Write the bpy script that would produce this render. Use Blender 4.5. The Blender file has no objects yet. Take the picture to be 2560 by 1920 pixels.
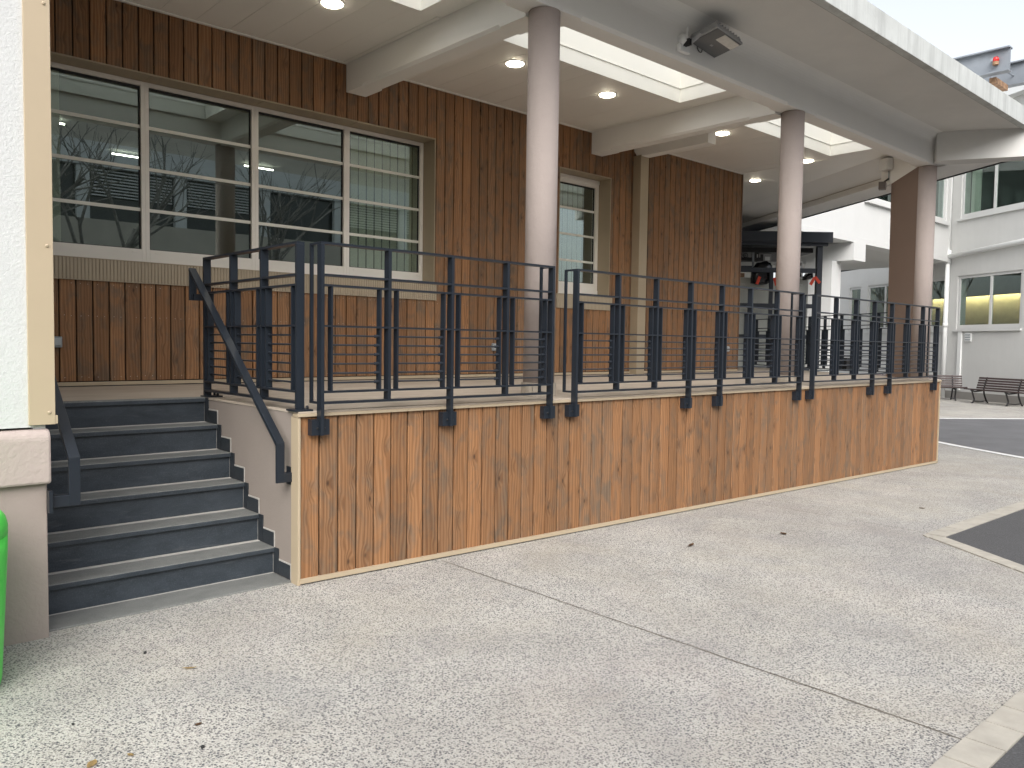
import bpy, bmesh, math, random
from mathutils import Vector, Matrix
random.seed(7)
S = bpy.context.scene
C = S.collection
R = math.radians

# ------------------------------------------------------------------ camera
cam = bpy.data.cameras.new('camera')
cam.sensor_fit = 'HORIZONTAL'; cam.sensor_width = 36.0
cam.lens = 36.0 * 2010.02 / 2560.0
cam.clip_start = 0.05; cam.clip_end = 500
co = bpy.data.objects.new('camera', cam); C.objects.link(co)
cr, cu, cf = (0.739599, -0.672891, 0.014522), (0.023159, 0.047007, 0.998626), (0.672649, 0.738247, -0.050350)
co.matrix_world = Matrix(((cr[0], cu[0], -cf[0], -2.21883), (cr[1], cu[1], -cf[1], -4.26137), (cr[2], cu[2], -cf[2], 1.43276), (0, 0, 0, 1)))
S.camera = co

# ------------------------------------------------------------------ sky, sun, exposure (overcast day)
SUN_EL, SUN_AZ = 42.0, 222.0           # azimuth the light comes from, measured from +Y towards +X
w = bpy.data.worlds.new('World'); S.world = w; w.use_nodes = True
wn = w.node_tree; wn.nodes.clear()
sky = wn.nodes.new('ShaderNodeTexSky'); sky.sky_type = 'NISHITA'; sky.sun_disc = False
sky.sun_elevation = R(SUN_EL); sky.sun_rotation = R(SUN_AZ)
sky.air_density = 1.0; sky.dust_density = 4.0; sky.ozone_density = 1.0
hs = wn.nodes.new('ShaderNodeHueSaturation'); hs.inputs['Saturation'].default_value = 0.30
bg = wn.nodes.new('ShaderNodeBackground'); bg.inputs['Strength'].default_value = 0.15
wo = wn.nodes.new('ShaderNodeOutputWorld')
wn.links.new(sky.outputs[0], hs.inputs['Color']); wn.links.new(hs.outputs[0], bg.inputs[0]); wn.links.new(bg.outputs[0], wo.inputs[0])
sl = bpy.data.lights.new('sun', 'SUN'); sl.energy = 0.55; sl.angle = R(55); sl.color = (1.0, 0.97, 0.93)
so = bpy.data.objects.new('sun', sl); C.objects.link(so)
sd = Vector((math.sin(R(SUN_AZ)) * math.cos(R(SUN_EL)), math.cos(R(SUN_AZ)) * math.cos(R(SUN_EL)), math.sin(R(SUN_EL))))
so.rotation_euler = (-sd).to_track_quat('-Z', 'Y').to_euler()
S.view_settings.view_transform = 'Standard'; S.view_settings.look = 'None'
S.view_settings.gamma = 1.0; S.view_settings.exposure = 1.06
S.view_settings.use_curve_mapping = False
S.render.engine = 'CYCLES'
S.cycles.max_bounces = 8; S.cycles.diffuse_bounces = 5; S.cycles.transparent_max_bounces = 12
S.cycles.caustics_reflective = False; S.cycles.caustics_refractive = False
S.cycles.sample_clamp_indirect = 6.0

# ------------------------------------------------------------------ materials
def newmat(name):
    m = bpy.data.materials.new(name); m.use_nodes = True
    nt = m.node_tree; b = nt.nodes['Principled BSDF']
    return m, nt, b
def nd(nt, t, **kw):
    n = nt.nodes.new(t)
    for k, v in kw.items(): setattr(n, k, v)
    return n
def lk(nt, a, b): nt.links.new(a, b)
def ramp(nt, fac, stops):
    r = nd(nt, 'ShaderNodeValToRGB'); e = r.color_ramp.elements
    while len(e) < len(stops): e.new(0.5)
    for i, (p, c) in enumerate(stops):
        e[i].position = p; e[i].color = tuple(c) + (1,) if len(c) == 3 else c
    lk(nt, fac, r.inputs[0]); return r.outputs[0]
def g3(v): return (v, v, v)
def mapping(nt, scale, src=None, rot=(0, 0, 0)):
    if src is None: src = nd(nt, 'ShaderNodeTexCoord').outputs['Object']
    mp = nd(nt, 'ShaderNodeMapping'); mp.inputs['Scale'].default_value = scale; mp.inputs['Rotation'].default_value = rot
    lk(nt, src, mp.inputs[0]); return mp.outputs[0]
def noise(nt, vec, scale=1.0, detail=4, rough=0.55, dist=0.0):
    n = nd(nt, 'ShaderNodeTexNoise'); n.inputs['Scale'].default_value = scale; n.inputs['Detail'].default_value = detail
    n.inputs['Roughness'].default_value = rough; n.inputs['Distortion'].default_value = dist
    lk(nt, vec, n.inputs['Vector']); return n.outputs['Fac']
def mix(nt, fac, a, b, mode='MIX'):
    n = nd(nt, 'ShaderNodeMix', data_type='RGBA', blend_type=mode)
    for sock, v in ((n.inputs[0], fac), (n.inputs[6], a), (n.inputs[7], b)):
        if hasattr(v, 'links'): lk(nt, v, sock)
        elif isinstance(v, (tuple, list)): sock.default_value = tuple(v) + (1,) if len(v) == 3 else v
        else: sock.default_value = v
    return n.outputs[2]
def bump(nt, b, h, strength, dist=0.01):
    n = nd(nt, 'ShaderNodeBump'); n.inputs['Strength'].default_value = strength; n.inputs['Distance'].default_value = dist
    lk(nt, h, n.inputs['Height']); lk(nt, n.outputs[0], b.inputs['Normal'])

def paint(name, col, rough=0.5, var=0.06, scale=3.0, bstr=0.0, bscale=60, metal=0.0, spec=0.5):
    m, nt, b = newmat(name)
    v = mapping(nt, (1, 1, 1))
    f = noise(nt, v, scale, 5, 0.6)
    lo = tuple(max(0, c * (1 - var * 2)) for c in col); hi = tuple(c * (1 + var * 1.2) for c in col)
    lk(nt, ramp(nt, f, [(0.3, lo), (0.7, hi)]), b.inputs['Base Color'])
    b.inputs['Roughness'].default_value = rough; b.inputs['Metallic'].default_value = metal
    b.inputs['Specular IOR Level'].default_value = spec
    if bstr: bump(nt, b, noise(nt, v, bscale, 3, 0.6), bstr, 0.004)
    return m

def wood_mat():
    m, nt, b = newmat('stained_larch')
    tc = nd(nt, 'ShaderNodeTexCoord').outputs['Object']
    oi = nd(nt, 'ShaderNodeObjectInfo').outputs['Random']
    vm = nd(nt, 'ShaderNodeVectorMath', operation='MULTIPLY_ADD')
    cb = nd(nt, 'ShaderNodeCombineXYZ'); lk(nt, oi, cb.inputs[0]); lk(nt, oi, cb.inputs[2]); lk(nt, oi, cb.inputs[1])
    lk(nt, cb.outputs[0], vm.inputs[0]); vm.inputs[1].default_value = (0.0, 31.0, 57.0); lk(nt, tc, vm.inputs[2])
    p = vm.outputs[0]
    # knots: flattened cells on the board face
    vk = nd(nt, 'ShaderNodeTexVoronoi', feature='F1'); vk.inputs['Scale'].default_value = 1.0; vk.inputs['Randomness'].default_value = 1.0
    lk(nt, mapping(nt, (8.6, 0.4, 4.2), p), vk.inputs['Vector'])
    kd = vk.outputs['Distance']
    knot = ramp(nt, kd, [(0.0, (1, 1, 1)), (0.045, (0.70,) * 3), (0.100, (0, 0, 0))])
    halo = ramp(nt, kd, [(0.05, (1, 1, 1)), (0.33, (0, 0, 0))])
    # grain bends round the knots
    warp = nd(nt, 'ShaderNodeVectorMath', operation='MULTIPLY_ADD')
    lk(nt, halo, warp.inputs[0]); warp.inputs[1].default_value = (0.028, 0, 0.0); lk(nt, p, warp.inputs[2])
    gp = warp.outputs[0]
    low = noise(nt, mapping(nt, (11, 1, 0.55), gp), 1.0, 3, 0.5, 0.4)
    wv = nd(nt, 'ShaderNodeTexWave', wave_type='BANDS', bands_direction='X'); wv.inputs['Scale'].default_value = 13.0
    wv.inputs['Distortion'].default_value = 13.0; wv.inputs['Detail'].default_value = 3.0; wv.inputs['Detail Scale'].default_value = 0.55; wv.inputs['Detail Roughness'].default_value = 0.55
    lk(nt, mapping(nt, (1.0, 1.0, 0.13), gp), wv.inputs['Vector'])
    fine = noise(nt, mapping(nt, (150, 60, 2.2), gp), 1.0, 3, 0.6)
    grey = noise(nt, mapping(nt, (8.5, 1, 4.2), p), 1.0, 5, 0.62, 0.9)
    gw = mix(nt, 0.50, wv.outputs['Color'], low)
    # warm orange-brown stain with worn grey clouds
    warm = ramp(nt, gw, [(0.20, (0.215, 0.107, 0.052)), (0.50, (0.282, 0.148, 0.075)), (0.82, (0.345, 0.192, 0.101))])
    cold = ramp(nt, gw, [(0.20, (0.118, 0.083, 0.057)), (0.80, (0.190, 0.141, 0.100))])
    gm = ramp(nt, grey, [(0.46, (0, 0, 0)), (0.68, (0.80,) * 3)])
    perb = nd(nt, 'ShaderNodeMath', operation='MULTIPLY_ADD'); lk(nt, oi, perb.inputs[0]); perb.inputs[1].default_value = 7.31; perb.inputs[2].default_value = 0
    fr = nd(nt, 'ShaderNodeMath', operation='FRACT'); lk(nt, perb.outputs[0], fr.inputs[0])
    am = nd(nt, 'ShaderNodeMath', operation='MULTIPLY_ADD'); lk(nt, fr.outputs[0], am.inputs[0]); am.inputs[1].default_value = 0.50; am.inputs[2].default_value = -0.14
    addg = nd(nt, 'ShaderNodeMath', operation='ADD', use_clamp=True); lk(nt, gm, addg.inputs[0]); lk(nt, am.outputs[0], addg.inputs[1])
    c = mix(nt, addg.outputs[0], warm, cold)
    hs = nd(nt, 'ShaderNodeMath', operation='MULTIPLY'); lk(nt, halo, hs.inputs[0]); lk(nt, grey, hs.inputs[1])
    c = mix(nt, hs.outputs[0], c, (0.105, 0.062, 0.036))
    c = mix(nt, ramp(nt, fine, [(0.33, (0.30,) * 3), (0.58, (0, 0, 0))]), c, (0.105, 0.050, 0.024))
    c = mix(nt, knot, c, (0.050, 0.026, 0.016))
    val = nd(nt, 'ShaderNodeMath', operation='MULTIPLY_ADD'); lk(nt, oi, val.inputs[0]); val.inputs[1].default_value = 0.34; val.inputs[2].default_value = 0.84
    h2 = nd(nt, 'ShaderNodeHueSaturation'); lk(nt, c, h2.inputs['Color']); lk(nt, val.outputs[0], h2.inputs['Value']); h2.inputs['Saturation'].default_value = 1.06
    lk(nt, h2.outputs[0], b.inputs['Base Color'])
    b.inputs['Roughness'].default_value = 0.62; b.inputs['Specular IOR Level'].default_value = 0.35
    bump(nt, b, fine, 0.18, 0.003)
    return m

def aggregate_mat():
    m, nt, b = newmat('exposed_aggregate_concrete')
    tc = nd(nt, 'ShaderNodeTexCoord').outputs['Object']
    wob = nd(nt, 'ShaderNodeTexNoise'); wob.inputs['Scale'].default_value = 90.0; wob.inputs['Detail'].default_value = 2.0; lk(nt, tc, wob.inputs['Vector'])
    wm = nd(nt, 'ShaderNodeVectorMath', operation='MULTIPLY_ADD')
    lk(nt, wob.outputs['Color'], wm.inputs[0]); wm.inputs[1].default_value = (0.010, 0.010, 0); lk(nt, tc, wm.inputs[2])
    def stones(sc):
        v = nd(nt, 'ShaderNodeTexVoronoi', feature='F1'); v.inputs['Scale'].default_value = sc; lk(nt, wm.outputs[0], v.inputs['Vector'])
        sp = nd(nt, 'ShaderNodeSeparateColor'); lk(nt, v.outputs['Color'], sp.inputs[0]); return v, sp
    v1, s1 = stones(104.0); v2, s2 = stones(190.0)
    cols = [(0.0, (0.045, 0.048, 0.056)), (0.38, (0.105, 0.107, 0.118)), (0.66, (0.185, 0.175, 0.165)), (0.85, (0.36, 0.34, 0.31)), (1.0, (0.47, 0.44, 0.395))]
    st1 = ramp(nt, s1.outputs[0], cols); st2 = ramp(nt, s2.outputs[1], cols)
    e1 = ramp(nt, v1.outputs['Distance'], [(0.34, (0, 0, 0)), (0.52, (1, 1, 1))]); e2 = ramp(nt, v2.outputs['Distance'], [(0.30, (0, 0, 0)), (0.50, (1, 1, 1))])
    mort = noise(nt, tc, 2.3, 4, 0.6)
    mcol = ramp(nt, mort, [(0.3, (0.415, 0.400, 0.365)), (0.7, (0.545, 0.530, 0.485))])
    c = mix(nt, e2, mix(nt, 0.45, st2, mcol), mcol)
    c = mix(nt, e1, st1, c)
    # broad stains: yellowish, pinkish, bluish grey, plus a few pale scuffs
    def stain(sc, rot, lo, hi, amt, col, dist=0.8):
        global_n = noise(nt, mapping(nt, (1, 1, 1), tc, (0, 0, rot)), sc, 5, 0.62, dist)
        return ramp(nt, global_n, [(lo, (0, 0, 0)), (hi, g3(amt))]), col
    for args in ((0.9, 0.2, 0.46, 0.72, 0.28, (0.415, 0.375, 0.290)), (0.75, 1.3, 0.48, 0.74, 0.18, (0.40, 0.335, 0.32)), (1.1, 2.1, 0.46, 0.76, 0.30, (0.215, 0.220, 0.232)), (2.6, 0.7, 0.60, 0.80, 0.32, (0.27, 0.23, 0.185)), (0.35, 0.4, 0.46, 0.70, 0.30, (0.225, 0.215, 0.21)), (6.0, 0.9, 0.66, 0.80, 0.35, (0.20, 0.165, 0.13))):
        f, col = stain(*args); c = mix(nt, f, c, col)
    sc_ = noise(nt, mapping(nt, (3.0, 9.0, 1), tc, (0, 0, 0.5)), 1.3, 6, 0.75, 1.5)
    c = mix(nt, ramp(nt, sc_, [(0.68, (0, 0, 0)), (0.80, g3(0.45))]), c, (0.55, 0.54, 0.51))
    n3 = noise(nt, tc, 0.5, 4, 0.55)
    hv = nd(nt, 'ShaderNodeHueSaturation'); lk(nt, c, hv.inputs['Color'])
    vv = nd(nt, 'ShaderNodeMath', operation='MULTIPLY_ADD'); lk(nt, n3, vv.inputs[0]); vv.inputs[1].default_value = 0.36; vv.inputs[2].default_value = 0.84
    lk(nt, vv.outputs[0], hv.inputs['Value'])
    lk(nt, hv.outputs[0], b.inputs['Base Color'])
    b.inputs['Roughness'].default_value = 0.85; b.inputs['Specular IOR Level'].default_value = 0.25
    inv = nd(nt, 'ShaderNodeMath', operation='SUBTRACT'); inv.inputs[0].default_value = 1.0; lk(nt, v1.outputs['Distance'], inv.inputs[1])
    bump(nt, b, inv.outputs[0], 0.6, 0.006)
    return m

def asphalt_mat():
    m, nt, b = newmat('asphalt')
    tc = nd(nt, 'ShaderNodeTexCoord').outputs['Object']
    f = noise(nt, tc, 95.0, 4, 0.75); g = noise(nt, tc, 1.1, 5, 0.6)
    c = mix(nt, g, ramp(nt, f, [(0.3, g3(0.035)), (0.6, (0.080, 0.080, 0.084)), (0.78, g3(0.22))]), ramp(nt, f, [(0.3, g3(0.05)), (0.75, (0.13, 0.13, 0.136))]))
    lk(nt, c, b.inputs['Base Color']); b.inputs['Roughness'].default_value = 0.75
    bump(nt, b, f, 0.7, 0.008); return m

def stucco_mat(name, col, bscale=45, bstr=0.6, bdist=0.012, var=0.05, streak=0.0):
    m, nt, b = newmat(name)
    tc = nd(nt, 'ShaderNodeTexCoord').outputs['Object']
    g = noise(nt, tc, 1.3, 6, 0.65)
    c = ramp(nt, g, [(0.3, tuple(x * (1 - var) for x in col)), (0.7, tuple(min(1, x * (1 + var)) for x in col))])
    if streak:
        st = noise(nt, mapping(nt, (7, 7, 0.5), tc), 1.0, 5, 0.7)
        c = mix(nt, ramp(nt, st, [(0.45, (0, 0, 0)), (0.75, g3(streak))]), c, tuple(x * 0.55 for x in col))
    lk(nt, c, b.inputs['Base Color'])
    b.inputs['Roughness'].default_value = 0.9; b.inputs['Specular IOR Level'].default_value = 0.2
    bump(nt, b, noise(nt, tc, bscale, 4, 0.6, 0.3), bstr, bdist); return m

def slate_mat(name, lo, hi, scuff):
    m, nt, b = newmat(name)
    tc = nd(nt, 'ShaderNodeTexCoord').outputs['Object']
    g = noise(nt, mapping(nt, (1, 1.5, 2.5), tc), 5.0, 6, 0.68, 0.5)
    c = ramp(nt, g, [(0.25, lo), (0.75, hi)])
    sp = noise(nt, tc, 190.0, 2, 0.7); c = mix(nt, ramp(nt, sp, [(0.52, (0, 0, 0)), (0.75, g3(0.45))]), c, tuple(x * 2.1 for x in hi))
    ch = noise(nt, tc, 9.0, 7, 0.75, 2.0); c = mix(nt, ramp(nt, ch, [(0.62, (0, 0, 0)), (0.78, g3(0.30))]), c, scuff)
    s = noise(nt, mapping(nt, (3.0, 20, 26), tc), 1.0, 5, 0.7, 1.2)
    c = mix(nt, ramp(nt, s, [(0.60, (0, 0, 0)), (0.80, g3(0.35))]), c, scuff)
    lk(nt, c, b.inputs['Base Color']); b.inputs['Roughness'].default_value = 0.55
    bump(nt, b, noise(nt, tc, 70, 4, 0.6), 0.15, 0.004); return m

def emit_mat(name, col, s):
    m, nt, b = newmat(name)
    b.inputs['Base Color'].default_value = (0.8, 0.8, 0.8, 1)
    b.inputs['Emission Color'].default_value = tuple(col) + (1,); b.inputs['Emission Strength'].default_value = s
    return m

def glass_mat(name, tint, refl=1.52, trans=0.8, ra=3.0, rb=0.14):
    m = bpy.data.materials.new(name); m.use_nodes = True; nt = m.node_tree; nt.nodes.clear()
    o = nd(nt, 'ShaderNodeOutputMaterial'); t = nd(nt, 'ShaderNodeBsdfTransparent'); gl = nd(nt, 'ShaderNodeBsdfGlossy')
    t.inputs[0].default_value = tuple(c * trans for c in tint) + (1,)
    gl.inputs['Roughness'].default_value = 0.0; gl.inputs[0].default_value = (0.80, 0.92, 0.88, 1)
    f = nd(nt, 'ShaderNodeFresnel'); f.inputs[0].default_value = refl
    a = nd(nt, 'ShaderNodeMath', operation='MULTIPLY_ADD', use_clamp=True); lk(nt, f.outputs[0], a.inputs[0]); a.inputs[1].default_value = ra; a.inputs[2].default_value = rb
    ge = nd(nt, 'ShaderNodeNewGeometry'); fb_ = nd(nt, 'ShaderNodeMath', operation='SUBTRACT'); fb_.inputs[0].default_value = 1.0; lk(nt, ge.outputs['Backfacing'], fb_.inputs[1])
    am = nd(nt, 'ShaderNodeMath', operation='MULTIPLY'); lk(nt, a.outputs[0], am.inputs[0]); lk(nt, fb_.outputs[0], am.inputs[1])   # only the outer skin of a pane mirrors
    mx = nd(nt, 'ShaderNodeMixShader'); lk(nt, am.outputs[0], mx.inputs[0]); lk(nt, t.outputs[0], mx.inputs[1]); lk(nt, gl.outputs[0], mx.inputs[2])
    lk(nt, mx.outputs[0], o.inputs[0]); return m

ASPH2 = paint('old_grey_asphalt', (0.135, 0.135, 0.142), 0.6, 0.10, 1.5, 0.5, 80)
WOOD = wood_mat()
AGG = aggregate_mat()
ASPH = asphalt_mat()
NAVY = paint('navy_powder_coat', (0.0145, 0.0195, 0.0275), 0.36, 0.05, 6)
BOLT = paint('black_cap_nut', (0.012, 0.012, 0.014), 0.35)
TAN = paint('tan_metal_trim', (0.46, 0.375, 0.262), 0.45, 0.02, 2)
OLIVE = paint('olive_metal_reveal', (0.36, 0.295, 0.205), 0.5, 0.03, 2)
CORR = paint('ribbed_tan_metal', (0.40, 0.335, 0.245), 0.5, 0.03, 2)
FRAMEW = paint('cream_window_frame', (0.88, 0.845, 0.78), 0.4, 0.02, 2)
BARW = paint('cream_glazing_bar', (0.80, 0.80, 0.73), 0.4, 0.02, 2)
BLACK = paint('black_gasket', (0.012, 0.012, 0.012), 0.6)
TAUPE = stucco_mat('taupe_column_paint', (0.385, 0.330, 0.305), 22, 0.40, 0.010, 0.07, 0.10)
FIN = stucco_mat('dark_brown_pier', (0.215, 0.158, 0.128), 30, 0.15, 0.006, 0.03)  # fin tone, darker and browner than the column shaft
STUCW = stucco_mat('white_roughcast', (0.60, 0.61, 0.605), 85, 0.45, 0.010, 0.03)
PINK2 = stucco_mat('pinkish_render', (0.36, 0.302, 0.275), 30, 0.3, 0.01, 0.06)
PINK = stucco_mat('pinkish_stone', (0.45, 0.38, 0.35), 40, 0.35, 0.012, 0.06)
GREYST = stucco_mat('grey_brown_render', (0.30, 0.26, 0.232), 60, 0.2, 0.006, 0.05)
TREAD = slate_mat('slate_tread', (0.125, 0.13, 0.126), (0.205, 0.21, 0.20), (0.36, 0.36, 0.35))
SLATE = slate_mat('dark_slate', (0.020, 0.027, 0.035), (0.052, 0.064, 0.078), (0.20, 0.21, 0.22))
SLATE2 = slate_mat('black_slate_tile', (0.014, 0.018, 0.023), (0.034, 0.041, 0.049), (0.10, 0.11, 0.12))
CAULK = paint('grey_grout', (0.48, 0.46, 0.43), 0.8)
SOFF = stucco_mat('grey_beige_soffit', (0.64, 0.635, 0.61), 14, 0.10, 0.006, 0.05)  # soffit tone, greyer than the beams
WHITEP = stucco_mat('white_beam_paint', (0.79, 0.78, 0.75), 18, 0.10, 0.006, 0.02)
CEIL = paint('cream_ceiling_panel', (0.83, 0.82, 0.775), 0.45, 0.015, 1)
SHAFT = paint('white_skylight_lining', (0.84, 0.83, 0.78), 0.5, 0.01, 1)
FASC = stucco_mat('weathered_white_concrete', (0.55, 0.57, 0.555), 30, 0.25, 0.01, 0.12, 0.65)
DECK = None
def deck_mat():
    m, nt, b = newmat('beige_resin_floor')
    tc = nd(nt, 'ShaderNodeTexCoord').outputs['Object']
    g = noise(nt, mapping(nt, (0.9, 6, 1), tc), 1.6, 6, 0.66, 0.5)
    lk(nt, ramp(nt, g, [(0.3, (0.40, 0.335, 0.27)), (0.7, (0.54, 0.475, 0.395))]), b.inputs['Base Color'])
    b.inputs['Roughness'].default_value = 0.5; return m
DECK = deck_mat()
PAVER = paint('grey_concrete_paver', (0.40, 0.375, 0.325), 0.85, 0.08, 7, 0.3, 90)
LINE = paint('white_road_paint', (0.78, 0.78, 0.77), 0.7, 0.05, 8)
JOINT = paint('dark_joint', (0.16, 0.14, 0.115), 0.9)
RWALL = stucco_mat('pale_grey_render', (0.58, 0.583, 0.568), 30, 0.25, 0.01, 0.03, 0.06)
RWHITE = stucco_mat('white_render', (0.62, 0.625, 0.615), 30, 0.2, 0.01, 0.02, 0.05)
PLINTHG = stucco_mat('grey_plinth', (0.27, 0.26, 0.245), 20, 0.3, 0.01, 0.08)
WPLAST = paint('white_plastic', (0.78, 0.79, 0.78), 0.35, 0.01)
GPLAST = paint('grey_plastic', (0.30, 0.33, 0.35), 0.4, 0.03)
GLASS = glass_mat('tinted_glass', (0.83, 0.88, 0.83), 1.52, 0.95)
GLASS2 = glass_mat('far_window_glass', (0.80, 0.86, 0.83), 1.52, 0.95, 1.7, 0.05)
SKYL = None
def skyl_mat():
    m = bpy.data.materials.new('opal_skylight'); m.use_nodes = True; nt = m.node_tree; nt.nodes.clear()
    o = nd(nt, 'ShaderNodeOutputMaterial'); t = nd(nt, 'ShaderNodeBsdfTransparent'); tr = nd(nt, 'ShaderNodeBsdfTranslucent')
    tr.inputs[0].default_value = (0.92, 0.92, 0.90, 1); t.inputs[0].default_value = (0.9, 0.9, 0.88, 1)
    mx = nd(nt, 'ShaderNodeMixShader'); mx.inputs[0].default_value = 0.35; lk(nt, t.outputs[0], mx.inputs[1]); lk(nt, tr.outputs[0], mx.inputs[2]); lk(nt, mx.outputs[0], o.inputs[0]); return m
SKYL = skyl_mat()
LED = emit_mat('warm_led', (1.0, 0.88, 0.68), 18.0)
TUBE = emit_mat('tube_lamp', (1.0, 0.97, 0.88), 8.0)
TUBE2 = emit_mat('warm_tube_lamp', (1.0, 0.82, 0.46), 22.0)
BLIND = paint('pale_blind_fabric', (0.80, 0.83, 0.74), 0.8, 0.03)
BLIND2 = paint('grey_blind_fabric', (0.62, 0.66, 0.68), 0.8, 0.03)
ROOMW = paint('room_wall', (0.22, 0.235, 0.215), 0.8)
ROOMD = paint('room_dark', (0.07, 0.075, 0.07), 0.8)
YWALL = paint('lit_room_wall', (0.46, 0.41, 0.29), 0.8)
GREEN = paint('green_plastic', (0.10, 0.78, 0.10), 0.35, 0.03)
GREEND = paint('dark_green_plastic', (0.02, 0.30, 0.03), 0.4, 0.03)
LAMPG = paint('grey_cast_aluminium', (0.36, 0.365, 0.37), 0.5, 0.08, 25)
LAMPD = paint('dark_lamp_cover', (0.11, 0.115, 0.12), 0.4, 0.03)
LENS = paint('frosted_lamp_lens', (0.62, 0.60, 0.56), 0.25, 0.05, 25)
STEELG = paint('blue_grey_steel', (0.23, 0.255, 0.285), 0.45, 0.08, 4)
REDL = paint('red_lamp_lens', (0.65, 0.03, 0.03), 0.25)
PLANKM = paint('bare_plank', (0.36, 0.22, 0.13), 0.8, 0.2, 20)
IRON = paint('black_cast_iron', (0.018, 0.017, 0.018), 0.5)
SLATM = paint('dark_brown_slat', (0.055, 0.036, 0.034), 0.55, 0.15, 12)
CABW = paint('cabinet_grey_white', (0.60, 0.62, 0.57), 0.45, 0.02)
BAGM = paint('black_bin_bag', (0.010, 0.010, 0.012), 0.22)
REDC = paint('red_orange_tape', (0.75, 0.07, 0.03), 0.5)
SHELT = paint('dark_slate_steel', (0.040, 0.047, 0.060), 0.45, 0.04)
BARK = paint('pale_birch_bark', (0.26, 0.25, 0.23), 0.9, 0.3, 9)
LEAF = paint('dead_leaf', (0.17, 0.095, 0.05), 0.8, 0.2, 40)
LEAFY = paint('yellow_leaf', (0.50, 0.36, 0.16), 0.8, 0.15, 40)
BACKB = paint('dark_backing', (0.014, 0.008, 0.005), 0.9)

# ------------------------------------------------------------------ mesh helpers
def finish(name, bm, m, parent=None, origin=(0, 0, 0), smooth=False, bev=0.0):
    bmesh.ops.translate(bm, verts=bm.verts, vec=-Vector(origin))
    bmesh.ops.recalc_face_normals(bm, faces=bm.faces)
    me = bpy.data.meshes.new(name)
    bm.to_mesh(me); bm.free()
    if smooth:
        for p in me.polygons: p.use_smooth = True
    o = bpy.data.objects.new(name, me); C.objects.link(o)
    me.materials.append(m)
    if bev:
        b = o.modifiers.new('edge', 'BEVEL'); b.width = bev; b.segments = 2; b.limit_method = 'ANGLE'; b.angle_limit = R(40)
    if parent: o.parent = parent
    return o
def bmbox(bm, a, b, mat=None):
    vs = [bm.verts.new((x, y, z)) for x in (a[0], b[0]) for y in (a[1], b[1]) for z in (a[2], b[2])]
    if mat is not None:
        for v in vs: v.co = mat @ v.co
    for f in ((0, 1, 3, 2), (4, 6, 7, 5), (0, 4, 5, 1), (2, 3, 7, 6), (0, 2, 6, 4), (1, 5, 7, 3)):
        bm.faces.new([vs[i] for i in f])
def bmprism(bm, pts, off):
    """closed polygon pts (3D) extruded by vector off"""
    off = Vector(off); a = [bm.verts.new(p) for p in pts]; b = [bm.verts.new(Vector(p) + off) for p in pts]
    bm.faces.new(a); bm.faces.new(list(reversed(b)))
    n = len(pts)
    for i in range(n): bm.faces.new((a[i], b[i], b[(i + 1) % n], a[(i + 1) % n]))
def bmtube(bm, p0, p1, r0, r1=None, n=12, caps=True):
    r1 = r0 if r1 is None else r1
    p0, p1 = Vector(p0), Vector(p1); d = (p1 - p0).normalized()
    t = Vector((1, 0, 0)) if abs(d.x) < 0.9 else Vector((0, 1, 0)); u = d.cross(t).normalized(); v = d.cross(u)
    A = [bm.verts.new(p0 + (u * math.cos(2 * math.pi * i / n) + v * math.sin(2 * math.pi * i / n)) * r0) for i in range(n)]
    B = [bm.verts.new(p1 + (u * math.cos(2 * math.pi * i / n) + v * math.sin(2 * math.pi * i / n)) * r1) for i in range(n)]
    for i in range(n): bm.faces.new((A[i], A[(i + 1) % n], B[(i + 1) % n], B[i]))
    if caps: bm.faces.new(list(reversed(A))); bm.faces.new(B)
def bmlathe(bm, prof, n=24, c=(0, 0, 0)):
    rings = []
    for r, z in prof:
        rings.append([bm.verts.new((c[0] + r * math.cos(2 * math.pi * i / n), c[1] + r * math.sin(2 * math.pi * i / n), c[2] + z)) for i in range(n)])
    for a, b in zip(rings, rings[1:]):
        for i in range(n): bm.faces.new((a[i], a[(i + 1) % n], b[(i + 1) % n], b[i]))
    bm.faces.new(list(reversed(rings[0]))); bm.faces.new(rings[-1])
def org(p):
    return tuple(p.location) if p is not None and p.parent is None else (tuple(p['_o']) if p is not None and '_o' in p else (0, 0, 0))
def box(name, a, b, m, parent=None, bev=0.0):
    """box between world corners a, b; the part keeps the origin of its thing"""
    bm = bmesh.new(); bmbox(bm, a, b)
    root = parent
    while root is not None and root.parent is not None: root = root.parent
    return finish(name, bm, m, parent, root.location if root else (0, 0, 0), bev=bev)
def part(name, bm, m, parent=None, smooth=False, bev=0.0):
    root = parent
    while root is not None and root.parent is not None: root = root.parent
    return finish(name, bm, m, parent, root.location if root else (0, 0, 0), smooth, bev)
def thing(name, label, cat, loc=(0, 0, 0), group=None, rotz=0.0):
    o = bpy.data.objects.new(name, None); C.objects.link(o); o.empty_display_size = 0.1
    o.location = loc; o.rotation_euler = (0, 0, rotz); o['label'] = label; o['category'] = cat
    if group: o['group'] = group
    return o
def tag(o, label, cat, group=None):
    o['label'] = label; o['category'] = cat
    if group: o['group'] = group
    return o
def struct(o): o['kind'] = 'structure'; return o
_cache = {}
def bar(name, size, loc, m, parent, rot=(0, 0, 0)):
    """local-coordinate box part sharing its mesh with equal ones"""
    k = (name, tuple(round(s, 4) for s in size), m.name)
    if k not in _cache:
        bm = bmesh.new(); s = Vector(size) / 2; bmbox(bm, -s, s)
        me = bpy.data.meshes.new(name); bmesh.ops.recalc_face_normals(bm, faces=bm.faces); bm.to_mesh(me); bm.free(); me.materials.append(m); _cache[k] = me
    o = bpy.data.objects.new(name, _cache[k]); C.objects.link(o); o.parent = parent; o.location = loc; o.rotation_euler = rot
    return o
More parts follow.
